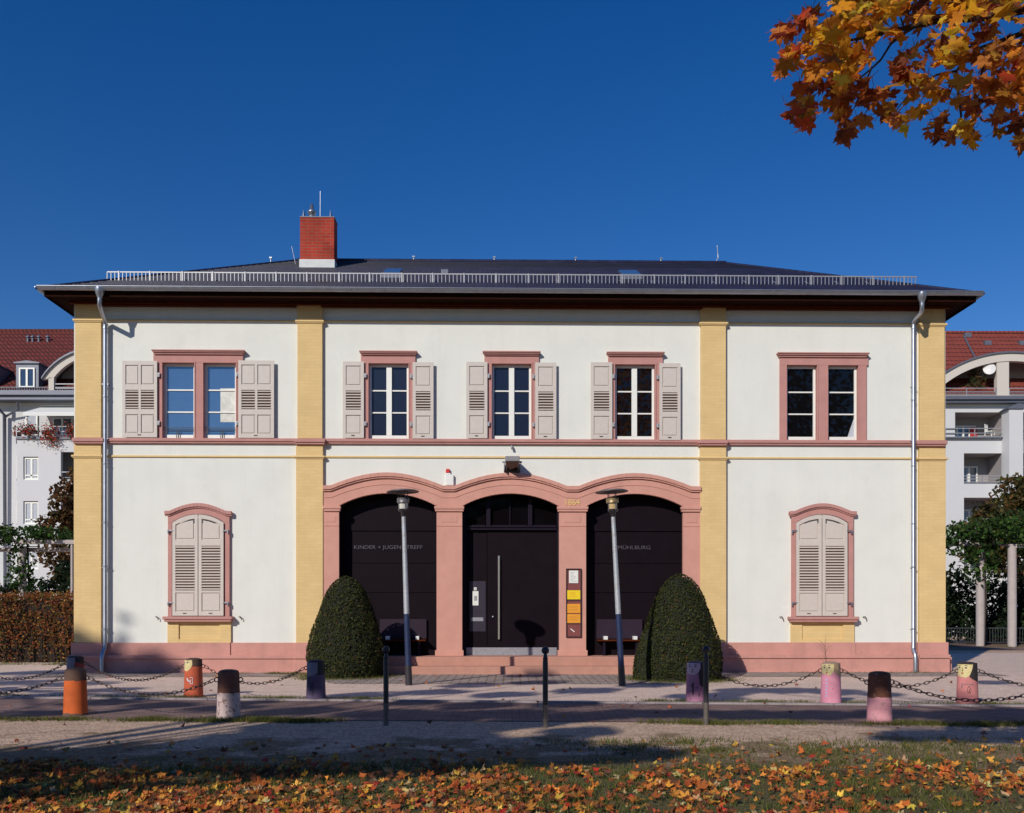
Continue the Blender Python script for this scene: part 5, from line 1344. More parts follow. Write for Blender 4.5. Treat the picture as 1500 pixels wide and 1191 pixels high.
# ---------------- right-hand block
A = Apt(1480, 'right apartment block with loggias and a wide arched dormer under an orange red roof')
x, z, T = A.x, A.z, A.t
top = z(592); RD = 7.0
LOG = [(1399, 1470, 641, 604), (1487, 1556, 641, 604), (1412, 1468, 707, 664), (1490, 1546, 707, 664), (1412, 1468, 772, 729), (1490, 1546, 772, 729), (1412, 1468, 838, 795), (1490, 1546, 838, 795)]
hl = [(x(a), x(b), z(c), z(d)) for a, b, c, d in LOG]
mb = MB(); gridface(mb, x(1300), x(1700), 0, top, hl, 0, .001)
mb.add([(x(1300),0,0),(x(1300),12,0),(x(1300),12,top),(x(1300),0,top)], [(0,1,2,3)]); mb.add([(x(1700),0,0),(x(1700),12,0),(x(1700),12,top),(x(1700),0,top)], [(0,1,2,3)])
mb.build('wall', M['aptwhite'], T)
for i, h in enumerate(hl):
    a, b, c, d = h; mb = MB(); dp = 1.7
    mb.add([(a,.002,c),(a,dp,c),(a,dp,d),(a,.002,d)], [(0,1,2,3)]); mb.add([(b,.002,c),(b,dp,c),(b,dp,d),(b,.002,d)], [(0,1,2,3)])
    mb.add([(a,.002,c),(b,.002,c),(b,dp,c),(a,dp,c)], [(0,1,2,3)]); mb.add([(a,.002,d),(b,.002,d),(b,dp,d),(a,dp,d)], [(0,1,2,3)]); mb.add([(a,dp,c),(b,dp,c),(b,dp,d),(a,dp,d)], [(0,1,2,3)])
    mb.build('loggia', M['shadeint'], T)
    w = b-a
    if i < 2: A.window(a+.1, a+w*.70, c+.02, d-.5, dp-.05, 5, [(.02, .15)], False)
    else: A.window(a+.05, a+w*.70, c+.02, d-.55, dp-.05, 3, [(.1, .3), (.55, .66)], False)
    if i < 2: A.rail(a-(.65 if i == 0 else .0), b, c+.02, c+.55, -.08, (0, .45, 1)); MB().box(a-.7, b, -.2, -.001, c-.08, c-.0).build('balcony_slab', M['leadgrey'], T)
    else: A.rail(a, b, c+.05, c+.42, .06, (0, .5, 1), .9); MB().box(a, b, -.03, .08, c-.05, c-.001).build('balcony_slab', M['leadgrey'], T)
a, b, c, d = hl[0]
MB().box(a+(b-a)*.57, a+(b-a)*.70, 1.5, 1.58, c+.05, d-.62).build('red_curtain', M['curtain_red'], T)
mb = MB(); mb.box(x(1467), x(1487), -.9, -.001, 0, z(604)); mb.build('pier', M['aptwhite'], T)
mb = MB(); mb.prism([(x(1463), z(604)+.01), (x(1489), z(604)+.01), (x(1487), z(597)), (x(1479), z(596)), (x(1468), z(600))], -1.0, 0); mb.build('pier_cap', M['leadgrey'], T)
mb = MB(); mb.box(x(1300), x(1700), -.45, .05, z(592), z(588)).box(x(1300), x(1700), -.6, -.1, z(588), z(583)); mb.build('gutter', M['leadgrey'], T)
zr0, zr1 = z(583), z(488, RD)
mb = MB(); mb.add([(x(1300), -.35, zr0), (x(1700), -.35, zr0), (x(1700), RD, zr1), (x(1300), RD, zr1), (x(1300), 14, zr0), (x(1700), 14, zr0)], [(0,1,2,3), (3,2,5,4)])
rf = mb.build('roof', M['tile_bright'], T)
MB().tube([(x(1300), RD, zr1), (x(1700), RD, zr1)], .15, 6).build('ridge_tiles', M['tile_bright'], rf)
sl_ = (zr1-zr0)/(RD+.35)
mb = MB(); yy = 6.4; p0 = Vector((x(1412, yy), yy, zr0+(yy+.35)*sl_+.1)); yy2 = 3.2; p1 = Vector((x(1432, yy2), yy2, zr0+(yy2+.35)*sl_+.1)); mb.tube([p0, p1], .06, 5); mb.build('lightning_cable', M['leadgrey'], rf)
for px in (1446, 1497, 1417): 
    yy = 5.6 if px != 1417 else 6.6; q = (x(px, yy), yy, zr0+(yy+.35)*sl_); MB().box(q[0]-.22, q[0]+.22, q[1]-.15, q[1]+.2, q[2]-.1, q[2]+.2).build('roof_vent', M['leadgrey'], rf)
# arched dormer
oc = seg_arc(x(1366), x(1592), z(560), z(519), 30); ic = seg_arc(x(1373), x(1585), z(571), z(530.5), 30)
mb = MB(); mb.band(ic, oc, -.25, .15); mb.box(x(1458), x(1475.5), -.2, .15, z(581), z(530.8)); mb.box(x(1366), x(1592), -.25, .15, z(583), z(580.5))
dm = mb.build('dormer', M['aptcream'], T)
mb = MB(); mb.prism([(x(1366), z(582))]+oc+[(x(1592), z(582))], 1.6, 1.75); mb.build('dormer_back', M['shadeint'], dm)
mb = MB(); mb.band(oc, [(p, q+.10) for p, q in oc], -.35, 6); mb.build('dormer_roof', M['leadgrey'], dm)
for a, b in ((1386, 1440), (1478, 1530)): A.window(x(a), x(b), z(580), z(555), 1.5, 5, [(.02, .2)], False)
A.rail(x(1370), x(1457), z(580)+.05, z(570), -.2, (0, .4, 1)); A.rail(x(1476), x(1585), z(580)+.05, z(570), -.2, (0, .4, 1))
# things on its balconies
p = Vector((T.location.x+x(1447.5), YB-.15, z(541)))
t = empty('satellite_dish', p, 0, 'white satellite dish hanging under the arched dormer of the right apartment block', 'satellite dish')
mb = MB(); mb.lathe([(0, .10), (.18, .08), (.34, .0), (.36, .0), (.36, -.02), (.2, .05), (0, .07)], (0, 0, 0), 24); mb.lathe
dsh = mb.build('reflector', M['dish'], t); dsh.rotation_euler = (R(68), 0, R(-20)); dsh.scale = (1.0, 1.15, 1)
MB().tube([(0, -.02, 0), (.3, .12, -.06), (.45, .12, -.06), (.46, .3, -.06)], .035, 6).build('arm', M['leadgrey'], t)
b0 = Vector((T.location.x+x(1436), YB+.5, z(580)+.02))
vt = empty('potted_palm', b0, 0, 'tall potted plant with drooping leaves on the arched dormer balcony', 'potted plant')
MB().lathe([(.16, 0), (.22, .35), (.2, .35), (.0, .33)], (0, 0, 0), 14).build('pot', M['planter'], vt)
mb = MB(); mb.tube([(0, 0, .3), (-.1, 0, 1.0), (-.25, 0, 1.7)], .03, 6); mb.build('stem', M['bark'], vt)
P = np.concatenate([rng.normal([0, 0, .9], [.3, .2, .35], (260, 3)), rng.normal([-.2, 0, 1.4], [.16, .12, .25], (80, 3))])
scatter(OVAL*np.array([.45, 1.6, 1]), P, rand_rot(len(P)), rng.uniform(.15, .3, len(P)), pal(len(P), [((.09, .08, .03), 2), ((.14, .08, .04), 2), ((.05, .08, .03), 1)]), 'foliage', M['leaf'], vt)
for q, lab in ((1450, 'white plastic chair on the upper right loggia'), ):
    t = empty('garden_chair', (T.location.x+x(1456), YB+.5, hl[0][2]+.02), R(40), lab, 'chair')
    MB().box(-.22, .22, -.22, .22, .42, .46).build('seat', M['paper'], t); mb = MB()
    for k in range(5): mb.box(-.2+k*.09, -.16+k*.09, .2, .23, .46, .9)
    mb.box(-.22, .22, .195, .235, .86, .92).build('backrest', M['paper'], t)
    for sx in (-.2, .2):
        for sy in (-.2, .2): MB().box(sx-.02, sx+.02, sy-.02, sy+.02, 0, .42).build('leg', M['paper'], t)
# ---------------- left-hand block
A = Apt(60, 'left apartment block with flower balcony, awning and dormers in a dark red roof')
x, z, T = A.x, A.z, A.t
BK = 1.9                                                  # main wall set back behind the balcony bay
wl_ = [(34, 56, 703, 669), (34, 56, 768, 734), (34, 56, 834, 800), (89, 112, 702, 662), (89, 112, 768, 728)]
hl = [(x(a), x(b), z(c), z(d)) for a, b, c, d in wl_]
zb = z(641)
mb = MB(); gridface(mb, x(25), x(230), 0, zb, hl, 0, .25)
c0 = (x(6.5), 1.5)
mb.add([(c0[0], c0[1], 0), (x(25), 0, 0), (x(25), 0, zb), (c0[0], c0[1], zb)], [(0,1,2,3)])
mb.add([(x(-300), BK, 0), (x(230), BK, 0), (x(230), BK, z(585, BK)), (x(-300), BK, z(585, BK))], [(0,1,2,3)])
mb.add([(c0[0], c0[1], 0), (c0[0], BK, 0), (c0[0], BK, zb), (c0[0], c0[1], zb)], [(0,1,2,3)])
mb.build('wall', M['aptwhite'], T)
mb = MB(); mb.add([(x(25), -.12, zb-.10), (x(230), -.12, zb-.10), (x(230), BK, zb-.10), (c0[0]-.1, BK, zb-.10), (c0[0]-.1, 1.5, zb-.1), (x(25), -.12, zb+.03), (x(230), -.12, zb+.03), (x(230), BK, zb+.03), (c0[0]-.1, BK, zb+.03), (c0[0]-.1, 1.5, zb+.03)],
    [(4,3,2,1,0), (5,6,7,8,9), (0,1,6,5), (1,2,7,6), (2,3,8,7), (3,4,9,8), (4,0,5,9)]); mb.build('balcony_slab', M['leadgrey'], T)
for a, b, c, d in hl[:3]: A.window(a+.01, b-.01, c+.03, d-.05, .14, 2, [(.05, .45), (.58, .95)], True, .26)
for a, b, c, d in hl[3:]:
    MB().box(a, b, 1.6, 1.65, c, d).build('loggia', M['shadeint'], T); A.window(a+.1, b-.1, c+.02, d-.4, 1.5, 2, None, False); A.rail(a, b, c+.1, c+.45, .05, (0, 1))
# windows in the canted side (narrow)
for (c, d) in ((703, 670), (768, 735), (834, 801)):
    f0, f1 = .2, .82; P0, P1 = Vector((c0[0], c0[1], 0)), Vector((x(25), 0, 0)); q0, q1 = P0.lerp(P1, f0), P0.lerp(P1, f1); dr = (q1-q0).normalized(); nn = Vector((dr.y, -dr.x, 0))
    z0, z1 = z(c, .8), z(d, .8); mb = MB(); gl = MB()
    def bar(a, b, e, f, off, dp, tgt):
        u0, u1 = q0+dr*a, q0+dr*b; k = [u0+nn*off, u1+nn*off, u1+nn*(off-dp), u0+nn*(off-dp)]
        tgt.add([(p.x, p.y, e) for p in k]+[(p.x, p.y, f) for p in k], [(3,2,1,0),(4,5,6,7),(0,1,5,4),(1,2,6,5),(2,3,7,6),(3,0,4,7)])
    Lw = (q1-q0).length
    bar(0, .1, z0, z1, .05, .1, mb); bar(Lw-.1, Lw, z0, z1, .05, .1, mb); bar(.1, Lw-.1, z0, z0+.1, .05, .1, mb); bar(.1, Lw-.1, z1-.1, z1, .05, .1, mb); bar(Lw/2-.06, Lw/2+.06, z0+.1, z1-.1, .05, .1, mb); bar(.1, Lw-.1, z0+.26, z0+.33, .045, .09, mb)
    bar(.05, Lw-.05, z0+.05, z1-.05, .015, .02, gl)
    w = mb.build('window', M['winwhite'], T); gl.build('pane', M['g_far'], w)
A.rail(x(25), x(150), zb+.05, z(625), -.06, (0.5, 1.0), 2.2)
w_ = A.window(x(38.5, BK), x(56, BK), z(638, BK), z(606, BK), BK-.06, 1, [(0, 1)], False)
A.window(x(78, BK), x(135, BK), z(638, BK), z(612, BK), BK-.06, 4, None, False)
t = empty('awning', (T.location.x+x(85, BK), YB+BK, z(596, BK)), 0, 'white awning over the flower balcony of the left apartment block', 'awning')
mb = MB(); q = lambda px: (px-85)/F*YB
mb.add([(q(62), -.02, .0), (q(150), -.02, .0), (q(150), -1.9, -.75), (q(56), -1.9, -.75), (q(62), -.02, -.05), (q(150), -.02, -.05), (q(150), -1.9, -.80), (q(56), -1.9, -.80)], [(0,1,2,3),(7,6,5,4),(0,4,5,1),(1,5,6,2),(2,6,7,3),(3,7,4,0)]); mb.build('cloth', M['awning'], t)
MB().box(q(56), q(150), -1.92, -1.90, -.98, -.78).build('valance', M['awning'], t); MB().box(q(60), q(150), -.12, -.0, .01, .1).build('cassette', M['paper'], t)
mb = MB(); mb.box(x(-300), x(230), BK-.9, BK+.05, z(590, BK), z(584, BK)).box(x(-300), x(230), BK-1.1, BK-.6, z(584, BK), z(577.5, BK)); mb.build('gutter', M['leadgrey'], T)
mb = MB(); xd = x(4, BK-.5); mb.tube([(xd-.1, BK-.9, z(581)), (xd-.12, BK-.9, z(592)), (xd, BK-.3, z(600)), (xd, BK-.2, 0)], .11, 10); mb.tube([(x(11), BK-.8, z(583)), (x(10.5), BK-.6, z(592)), (xd+.05, BK-.25, z(602))], .07, 8); mb.build('downpipe', M['leadgrey'], T)
y0r, yr = BK-.8, BK+7; zr0, zr1 = z(577, BK), z(485, yr); sl_ = (zr1-zr0)/(yr-y0r)
mb = MB(); mb.add([(x(-300), y0r, zr0), (x(230), y0r, zr0), (x(230), yr, zr1), (x(-300), yr, zr1), (x(-300), yr+7.5, zr0), (x(230), yr+7.5, zr0)], [(0,1,2,3), (3,2,5,4)])
rf = mb.build('roof', M['tile'], T)
MB().tube([(x(-300), yr, zr1), (x(230), yr, zr1)], .15, 6).build('ridge_tiles', M['tile'], rf)
def onroof(px, py):
    # depth on the slope seen at this pixel
    lo, hi = y0r, yr
    for _ in range(40):
        m_ = (lo+hi)/2
        if z(py, m_) > zr0+(m_-y0r)*sl_: lo = m_
        else: hi = m_
    return m_
for px in (41, 48, 57, 70):
    yy = onroof(px, 500); q = (x(px, yy), yy, zr0+(yy-y0r)*sl_); mb = MB(); mb.tube([(q[0], q[1], q[2]-.1), (q[0], q[1], q[2]+.28)], .09, 8); mb.lathe([(.02, q[2]+.45), (.16, q[2]+.3), (.16, q[2]+.26)], (q[0], q[1], 0), 10); mb.build('roof_vent', M['leadgrey'], rf)
def dormer(pa, pb_, pt, pbm):
    yd = onroof((pa+pb_)/2, pbm)-.05; a, b, z0, z1 = x(pa, yd), x(pb_, yd), z(pbm, yd), z(pt, yd)
    mb = MB(); mb.box(a, b, yd, yd+4, z0-.2, z1-.12); mb.prism([(a-.1, z1-.12), (b+.1, z1-.12), (b+.1, z1-.05), ((a+b)/2, z1+.06), (a-.1, z1-.05)], yd-.12, yd+4)
    o = mb.build('dormer', M['leadgrey'], T)
    m = (pa+pb_)/2; A.window(x(m-11.5, yd), x(m+11.5, yd), z(pbm-2, yd), z(pt+9, yd), yd-.03, 2, None, False)
dormer(23.5, 56.5, 530, 570); dormer(-42, -9, 530, 570)
# arched dormer beside the house
yd = onroof(90, 575)-.05
oc = seg_arc(x(62, yd), x(220, yd), z(556, yd), z(512, yd), 20); ic = seg_arc(x(79, yd), x(205, yd), z(553, yd), z(521, yd), 20)
mb = MB(); mb.band(ic, oc, yd, yd+.3); mb.box(x(71, yd), x(79, yd), yd, yd+.3, z(575, yd), z(553.2, yd)); mb.box(x(71, yd), x(220, yd), yd-.03, yd+.3, z(577, yd), z(574, yd))
dm = mb.build('dormer', M['aptcream'], T)
mb = MB(); mb.prism([(x(71, yd), z(576, yd)), (x(71, yd), z(556, yd))]+oc[2:]+[(x(220, yd), z(576, yd))], yd+1.5, yd+1.6); mb.build('dormer_back', M['shadeint'], dm)
MB().band(oc, [(p_, q_+.12) for p_, q_ in oc], yd-.15, yd+4).build('dormer_roof', M['leadgrey'], dm)
A.rail(x(79, yd), x(160, yd), z(573, yd), z(562, yd), yd+.1, (.0, .45, 1.0), 3)
# snow fence on the left roof
mb = MB(); yy = onroof(40, 572)
for k in range(60): xx = x(-20)+k*.16; mb.box(xx-.012, xx+.012, yy-.02, yy+.02, zr0+(yy-y0r)*sl_-.02, zr0+(yy-y0r)*sl_+.2)
mb.box(x(-20), x(-20)+9.5, yy-.03, yy+.03, zr0+(yy-y0r)*sl_+.18, zr0+(yy-y0r)*sl_+.22); mb.build('snow_guard', M['leadgrey'], rf)
# flower boxes on that balcony
for (a, b, hang, lab) in ((14.5, 25.5, .1, 'smallest flower box, at the canted end of the left balcony'), (33, 58, .15, 'flower box with sparse red flowers under the end of the awning'),
                          (63, 90, .55, 'flower box with a big red bunch hanging over the left balcony edge'), (97, 125, .2, 'flower box with red flowers beside the yellow corner pilaster')):
    yq = -.22 if a > 20 else .45
    t = empty('flower_box', (T.location.x+x((a+b)/2), YB+yq, z(634)), 0, lab, 'flower box', 'flower boxes on the left balcony')
    w = (b-a)/F*YB/2
    MB().box(-w*.85, w*.85, -.1, .1, -.12, .12).build('box', M['planter'], t)
    n = int(620*(1+hang)*w); P = np.stack([rng.normal(0, w*.5, n), rng.normal(-.1, .12, n), rng.normal(.2-hang*.6, .16+hang*.35, n)], 1)
    scatter(OVAL, P, rand_rot(n), rng.uniform(.08, .17, n), pal(n, [((.45, .035, .02), 4), ((.5, .10, .06), 2), ((.05, .09, .025), 3)]), 'flowers', M['leaf'], t)

# ================================================================== THE MAPLE (branch at the upper right; trunk and crown stand right behind the camera)
MB0 = Vector((3.6, -3.2, 0))
mp = empty('maple_tree', MB0, 0, 'maple with orange and red autumn leaves, its branch hanging in at the upper right', 'tree')
YM = 5.1
def mpt(px, py, y=YM): return at(px, py, y)-MB0
lim = MB()
lim.tube([(0, 0, -.1), (.05, .05, 2.5), (0, .1, 5), (-.1, .2, 8), (-.2, .3, 11)], [.34, .27, .23, .16, .05], 14)
lim.build('trunk', M['bark'], mp)
lim = MB()
joint = at(1800, -60, 4.6)-MB0
lim.tube([(0, .1, 4.2), (.3, 3.2, 5.2), joint, mpt(1500, 14), mpt(1440, 26), mpt(1380, 29), mpt(1340, 38), mpt(1295, 48), mpt(1257, 57), mpt(1225, 62)], [.13, .09, .05, .024, .02, .018, .014, .011, .008, .004], 8)
def twig(pts, r0, ys=YM): 
    P = [mpt(a, b, ys+.12*i) for i, (a, b) in enumerate(pts)]; lim.tube(P, list(np.linspace(r0, r0*.35, len(P))), 6)
twig([(1600, 0), (1500, 48), (1462, 62), (1433, 72), (1412, 90), (1401, 104), (1403, 130), (1408, 170), (1400, 190)], .016)
twig([(1345, 36), (1322, 50), (1305, 64), (1290, 88), (1276, 101), (1258, 116), (1239, 125)], .010)
twig([(1600, 40), (1500, 30), (1470, 26), (1440, 26)], .013)
twig([(1257, 57), (1250, 70), (1236, 82)], .006); twig([(1325, 42), (1318, 22), (1306, 14)], .006); twig([(1433, 72), (1440, 100), (1428, 140), (1412, 156)], .008); twig([(1276, 101), (1262, 135), (1250, 160)], .006)
twig([(1239, 125), (1205, 130), (1180, 150)], .006); twig([(1550, 60), (1490, 110), (1480, 170), (1495, 200)], .009); twig([(1401, 104), (1370, 110), (1330, 140), (1310, 165)], .007)
for e in ((-5.5, 2.5, 8.8), (-3, 2, 9.2), (-1.5, 3.2, 9), (-4.5, 1.5, 8.6), (3, 1.5, 8), (2, -2, 8.5), (-2, -3, 9), (1.5, 4.5, 7.0)):
    lim.tube([(0, .2, 5.5), (e[0]*.45, e[1]*.45, 5.5+(e[2]-5.5)*.7), e], [.11, .07, .02], 7)
lim.build('branches', M['bark'], mp)
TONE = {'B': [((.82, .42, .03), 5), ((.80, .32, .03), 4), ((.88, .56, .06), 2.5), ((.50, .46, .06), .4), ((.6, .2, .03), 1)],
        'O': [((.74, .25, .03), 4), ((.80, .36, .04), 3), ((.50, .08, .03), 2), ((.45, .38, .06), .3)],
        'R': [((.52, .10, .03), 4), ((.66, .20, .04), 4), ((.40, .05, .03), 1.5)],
        'D': [((.36, .10, .03), 5), ((.52, .19, .035), 4), ((.24, .06, .028), 2), ((.70, .34, .05), 2.5)]}  # D: darker leaf reds, with shade of backlit leaves put into the colour
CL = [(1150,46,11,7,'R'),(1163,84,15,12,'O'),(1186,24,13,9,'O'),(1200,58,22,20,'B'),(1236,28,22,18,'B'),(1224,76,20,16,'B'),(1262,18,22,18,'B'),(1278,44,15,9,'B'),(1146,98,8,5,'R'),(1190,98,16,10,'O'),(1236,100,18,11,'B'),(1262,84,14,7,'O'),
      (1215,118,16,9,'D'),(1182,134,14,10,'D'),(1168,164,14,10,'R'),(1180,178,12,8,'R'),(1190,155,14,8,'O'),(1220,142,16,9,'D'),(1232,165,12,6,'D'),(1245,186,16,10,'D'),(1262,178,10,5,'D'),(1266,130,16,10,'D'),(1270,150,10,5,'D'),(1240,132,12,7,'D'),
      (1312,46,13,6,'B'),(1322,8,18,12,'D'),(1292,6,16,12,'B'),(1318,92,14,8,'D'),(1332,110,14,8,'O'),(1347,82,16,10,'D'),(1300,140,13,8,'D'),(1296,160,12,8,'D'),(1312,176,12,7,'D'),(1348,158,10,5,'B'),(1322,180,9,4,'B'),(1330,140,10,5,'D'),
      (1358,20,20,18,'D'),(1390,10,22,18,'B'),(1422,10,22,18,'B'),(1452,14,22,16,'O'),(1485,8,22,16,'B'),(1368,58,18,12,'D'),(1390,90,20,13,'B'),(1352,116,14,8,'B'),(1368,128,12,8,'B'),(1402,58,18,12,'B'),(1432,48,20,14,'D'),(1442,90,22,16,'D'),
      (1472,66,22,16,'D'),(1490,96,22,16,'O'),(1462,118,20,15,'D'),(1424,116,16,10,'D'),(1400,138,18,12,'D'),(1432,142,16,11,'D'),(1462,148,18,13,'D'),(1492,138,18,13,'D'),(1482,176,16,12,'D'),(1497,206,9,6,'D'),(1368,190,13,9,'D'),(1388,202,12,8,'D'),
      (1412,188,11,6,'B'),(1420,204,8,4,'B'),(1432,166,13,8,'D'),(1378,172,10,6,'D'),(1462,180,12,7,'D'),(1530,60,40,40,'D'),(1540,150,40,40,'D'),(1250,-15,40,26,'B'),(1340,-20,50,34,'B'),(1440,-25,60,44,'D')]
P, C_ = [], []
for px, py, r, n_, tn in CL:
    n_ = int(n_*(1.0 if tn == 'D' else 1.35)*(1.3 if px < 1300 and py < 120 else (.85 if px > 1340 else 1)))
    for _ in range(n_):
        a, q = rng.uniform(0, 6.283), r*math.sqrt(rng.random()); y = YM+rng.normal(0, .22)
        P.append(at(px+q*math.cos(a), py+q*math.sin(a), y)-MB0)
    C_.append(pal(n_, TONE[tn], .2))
# unseen crown above and right of the frame, thickened to block sky light
n_ = 6500
ex = np.concatenate([np.stack([rng.uniform(2.9, 6.2, 800), rng.uniform(1.5, 4.2, 800), rng.uniform(5.1, 6.2, 800)], 1), np.stack([rng.uniform(3.2, 9, 3000), rng.uniform(-2, 4.2, 3000), rng.uniform(5.9, 10, 3000)], 1), rng.normal([6.8, -6, 12.2], [2.0, 2.6, 2.0], (2700, 3))])-np.array(MB0)
P = np.concatenate([np.array([tuple(p) for p in P]), ex]); C_ = np.concatenate(C_+[pal(n_, TONE['O'], .2)])
n = len(P)
nr = rng.normal(0, .5, (n, 3))+np.array([-.4, -.75, .45]); nr /= np.linalg.norm(nr, axis=1, keepdims=True)
# leaves hang: tip (local y) points down
tip = np.tile(np.array([[0, 0, -1.]]), (n, 1))+rng.normal(0, .45, (n, 3)); tip -= nr*np.sum(tip*nr, axis=1, keepdims=True); tip /= np.linalg.norm(tip, axis=1, keepdims=True)
rots = np.stack([np.cross(tip, nr), tip, nr], 2)
ssz = np.ones(n); ssz[-5700:-2700] = 2.0; ssz[-2700:] = 2.6
# leaf stalks of the hanging branch
pet = MB(); nv = n-n_
for i in range(nv):
    p = Vector(P[i]); bk_ = p-Vector(tip[i])*.035; e = bk_-Vector(tip[i])*rng.uniform(.015, .05)+Vector(rng.normal(0, .015, 3)); pet.tube([p, bk_, e], .0016, 3, cap=False)
pet.build('leaf_stalks', mat('red_leaf_stalk', (.20, .05, .03), .6), mp)
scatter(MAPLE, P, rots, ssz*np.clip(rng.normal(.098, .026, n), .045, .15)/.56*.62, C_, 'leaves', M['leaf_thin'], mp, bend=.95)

# ================================================================== SHADE TREES beside and behind the camera (their shadows lie across the forecourt)
def shade_tree(base, clumps, label, h, r, parent=None):
    b = Vector(base)
    t = parent or empty('plane_tree', base, 0, label, 'tree', 'tall trees along the path behind the viewpoint')
    mb = MB()
    if not parent: mb.tube([(0, 0, -.1), (.1, .05, h*.4), (.0, .2, h*.8), (.2, .3, h*1.1)], [r, r*.8, r*.6, r*.2], 12)
    blobs = []
    for c, rx, n_ in clumps:
        e = c-b; s = Vector((0, .2, h*.7)); mb.tube([s, s.lerp(e, .5)+Vector((0, 0, .4)), e], [.07, .05, .015], 6)
        d = rng.normal(size=(n_, 3)); d /= np.linalg.norm(d, axis=1, keepdims=True); q = rng.random((n_, 1))**.45
        blobs.append(np.array(e)+d*q*np.array([rx*1.5, rx, rx*.75]))
    mb.build('trunk' if not parent else 'side_limbs', M['bark'], t)
    P = np.concatenate(blobs); n = len(P)
    scatter(OVAL, P, rand_rot(n), rng.uniform(.16, .30, n), pal(n, CHESTC), 'crown', M['leaf'], t)
def G(px, py, h, rx, n_): return (up_ray(gnd(px, py), h), rx*.92, int(n_*3.0))
dark = [G(20,1108,9,.32,120), G(100,1106,9.2,.34,140), G(190,1103,9.3,.4,210), G(290,1101,9,.45,250), G(330,1086,9.2,.35,150), G(240,1118,9,.24,60), G(390,1102,9.2,.6,320), G(500,1100,9,.6,360), G(610,1104,9.3,.6,360), G(720,1108,9,.55,320), G(820,1108,9.2,.5,260), G(905,1105,9,.45,200), G(945,1106,9,.3,80),
        G(450,1082,9.5,.5,240), G(560,1080,9.2,.5,240), G(660,1084,9.5,.45,200), G(360,1080,9.2,.4,150), G(330,1118,9,.4,160), G(430,1064,9.4,.4,170), G(520,1062,9.3,.45,210), G(600,1060,9.4,.45,210), G(690,1066,9.2,.45,210), G(770,1060,9.4,.35,120), G(850,1072,9.3,.35,120), G(790,1092,9.2,.4,160), G(450,1120,9,.5,220), G(560,1120,9,.5,220), G(660,1122,9,.4,150)]
G_ = G
def G(px, py, h, rx, n_): return (up_ray(gnd(px, py), h), rx*1.02, int(n_*3.2))
streak = [G(500,1066,9.6,.4,110), G(620,1066,9.4,.42,130), G(700,1066,9.2,.3,70), G(800,1085,9.2,.28,60),
          G(440,1042,9.8,.4,90), G(560,1046,9.6,.4,120), G(650,1050,9.4,.45,150), G(740,1046,9.8,.45,140), G(840,1050,9.4,.45,140), G(930,1046,9.6,.4,110), G(700,1034,9.8,.4,90), G(830,1032,9.6,.35,80),
          G(540,1018,9.6,.4,90), G(640,1014,9.8,.4,90), G(740,1018,9.4,.4,80), G(860,1012,9.8,.45,110), G(950,1004,9.6,.4,90), G(690,1004,9.8,.4,70), G(790,1000,9.8,.4,70), G(610,1030,9.6,.3,60),
          G(1010,1020,9.6,.3,60), G(1060,1018,9.6,.3,60), G(780,990,10,.4,50)]
def BS(px, py): p = gnd(px, py); return (Vector((p.x-SDX*8.8, p.y+.15-SDY*8.8, 9.2)), .36, 330)
streak += [BS(460, 1027), BS(1022, 1031), BS(105, 1016)]
shade_tree((-13.6, -5.4, 0), dark+streak, 'tall plane tree left behind the viewpoint, shading the foreground', 9, .4)
right = [G(1100,1048,9,.4,120), G(1200,1048,9.2,.4,130), G(1300,1046,9,.4,120), G(1400,1048,9.2,.4,120), G(1480,1046,9,.4,110), G(1090,1012,9.4,.4,100), G(1160,1012,9.2,.4,100), G(1230,1014,9.4,.35,70), G(1290,1018,9.2,.25,50), G(1000,1046,9.4,.4,100),
         G(1340,1078,9,.35,90), G(1420,1078,9.2,.4,110), G(1490,1080,9,.4,100), G(1450,1000,9.6,.35,60)]
shade_tree((3.6, -3.2, 0), right, '', 9, .3, mp)
left = [G(30,1000,9,.5,110), G(110,1002,9.2,.5,110), G(200,1018,9,.4,90), G(60,1020,9,.4,90), G(150,1030,9,.4,70), G(60,1046,9.2,.35,60), G(240,1034,9,.35,60), G(330,1038,9.2,.35,60), G(30,986,9,.4,70), G(370,1030,9,.25,40)]
shade_tree((-15.8, 9.0, 0), left, 'tall plane tree left of the forecourt, shading the path', 7.6, .22)
def WL(px, py, h, rx, n_):                                 # soft shade on the left wall corner, from far away
    z_ = Z(py, px, -.1); p = hp(X(px, -.1), -.1, z_); k = h-z_
    return (Vector((p.x-SDX*k, p.y-SDY*k, h)), rx, n_)
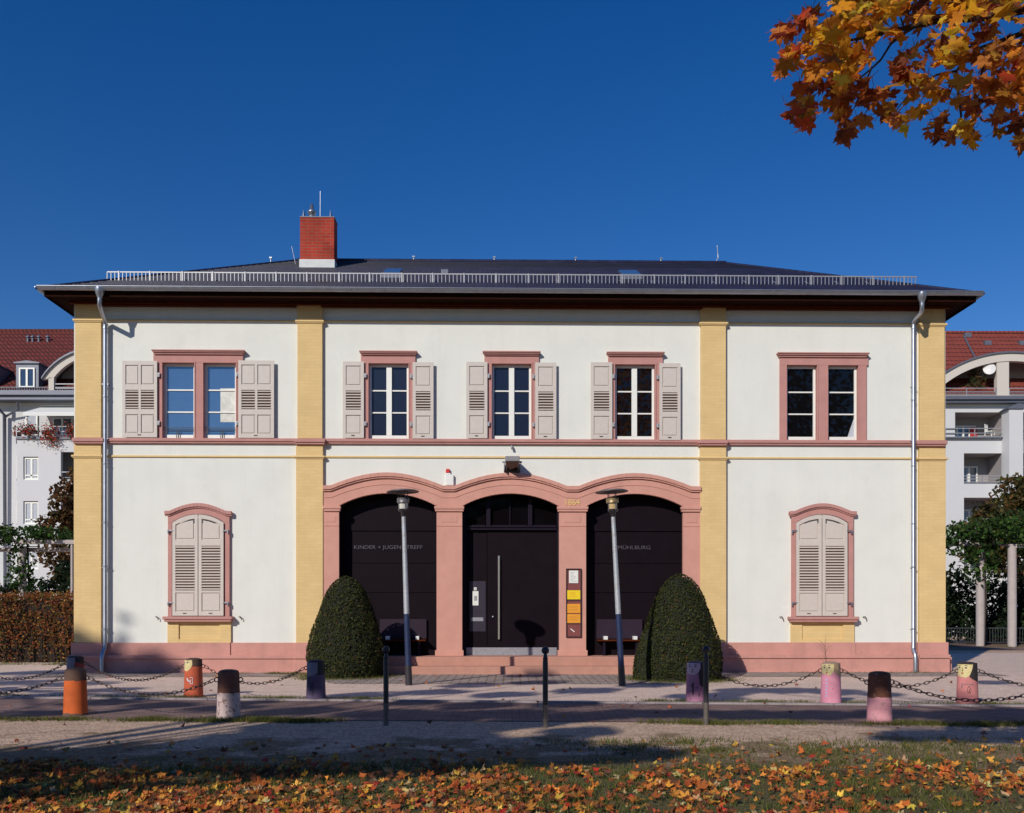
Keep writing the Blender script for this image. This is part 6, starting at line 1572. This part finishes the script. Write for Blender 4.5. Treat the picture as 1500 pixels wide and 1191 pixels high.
far = [WL(100, 970, 20, .5, 700), WL(125, 965, 20.5, .45, 620), WL(150, 972, 20, .42, 500), WL(150, 955, 20.3, .3, 160), WL(180, 978, 20, .35, 200), WL(225, 975, 20.3, .42, 330), WL(172, 935, 20.2, .16, 22), WL(176, 900, 20, .12, 8), WL(112, 940, 20, .32, 150),
       WL(200, 988, 20, .4, 330), WL(60, 985, 20.4, .5, 400), WL(40, 960, 20, .5, 300), WL(235, 990, 20, .35, 240)]
shade_tree((-29.5, -11.5, 0), far, 'very tall slim tree far left behind the viewpoint, shading the house corner', 19, .35)

# unseen tree row added to block low sky; lime beside the maple shows in panes
t = empty('lime_tree', (17.5, -8, 0), 0, 'tall lime tree right behind the viewpoint, mirrored in the right upper windows', 'tree')
mb = MB(); mb.tube([(0, 0, -.1), (.1, 0, 5), (-.1, .1, 13)], [.32, .25, .06], 10)
for k in range(6): a = k*1.05; mb.tube([(0, 0, 7+k*.7), (2.2*math.cos(a), 2.2*math.sin(a), 9.5+k*.8)], [.09, .02], 6)
mb.build('trunk', M['bark'], t)
P = rng.normal([0, 0, 12.2], [2.0, 2.0, 2.3], (2600, 3)); scatter(OVAL, P, rand_rot(len(P)), rng.uniform(.25, .5, len(P)), pal(len(P), CHESTC), 'crown', M['leaf'], t)
proto = None
for i, (px_, hgt) in enumerate(((-46, 1.0), (-36, .9), (-27, 1.05), (-18, .95), (-9, 1.0), (0, .9), (9, 1.05), (18, 1.0), (27, .95), (37, 1.1), (47, 1.0))):
    if proto is None:
        proto = t = empty('park_tree', (px_, -31, 0), 0, 'broad park tree in the row far behind the viewpoint', 'tree', 'row of park trees behind the viewpoint')
        mb = MB(); mb.tube([(0, 0, -.1), (.1, 0, 3), (0, .1, 9)], [.35, .28, .08], 10)
        for k in range(6): a = k*1.05; mb.tube([(0, 0, 3+k*.5), (2.6*math.cos(a), 2.6*math.sin(a), 5.5+k*.9)], [.1, .02], 6)
        mb.build('trunk', M['bark'], t)
        P = rng.normal([0, 0, 6.6], [2.3, 2.3, 2.3], (3000, 3)); P = P[(P[:, 2] > 1.2) & (P[:, 2] < 12.4)]
        scatter(OVAL, P, rand_rot(len(P)), rng.uniform(.5, .95, len(P)), pal(len(P), CHESTC), 'crown', M['leaf'], t)
    else:
        t = copy_tree(proto); t.location = (px_, -31+(i % 3)*1.5, 0)
    t.rotation_euler = (0, 0, i*1.3); t.scale = (hgt,)*3
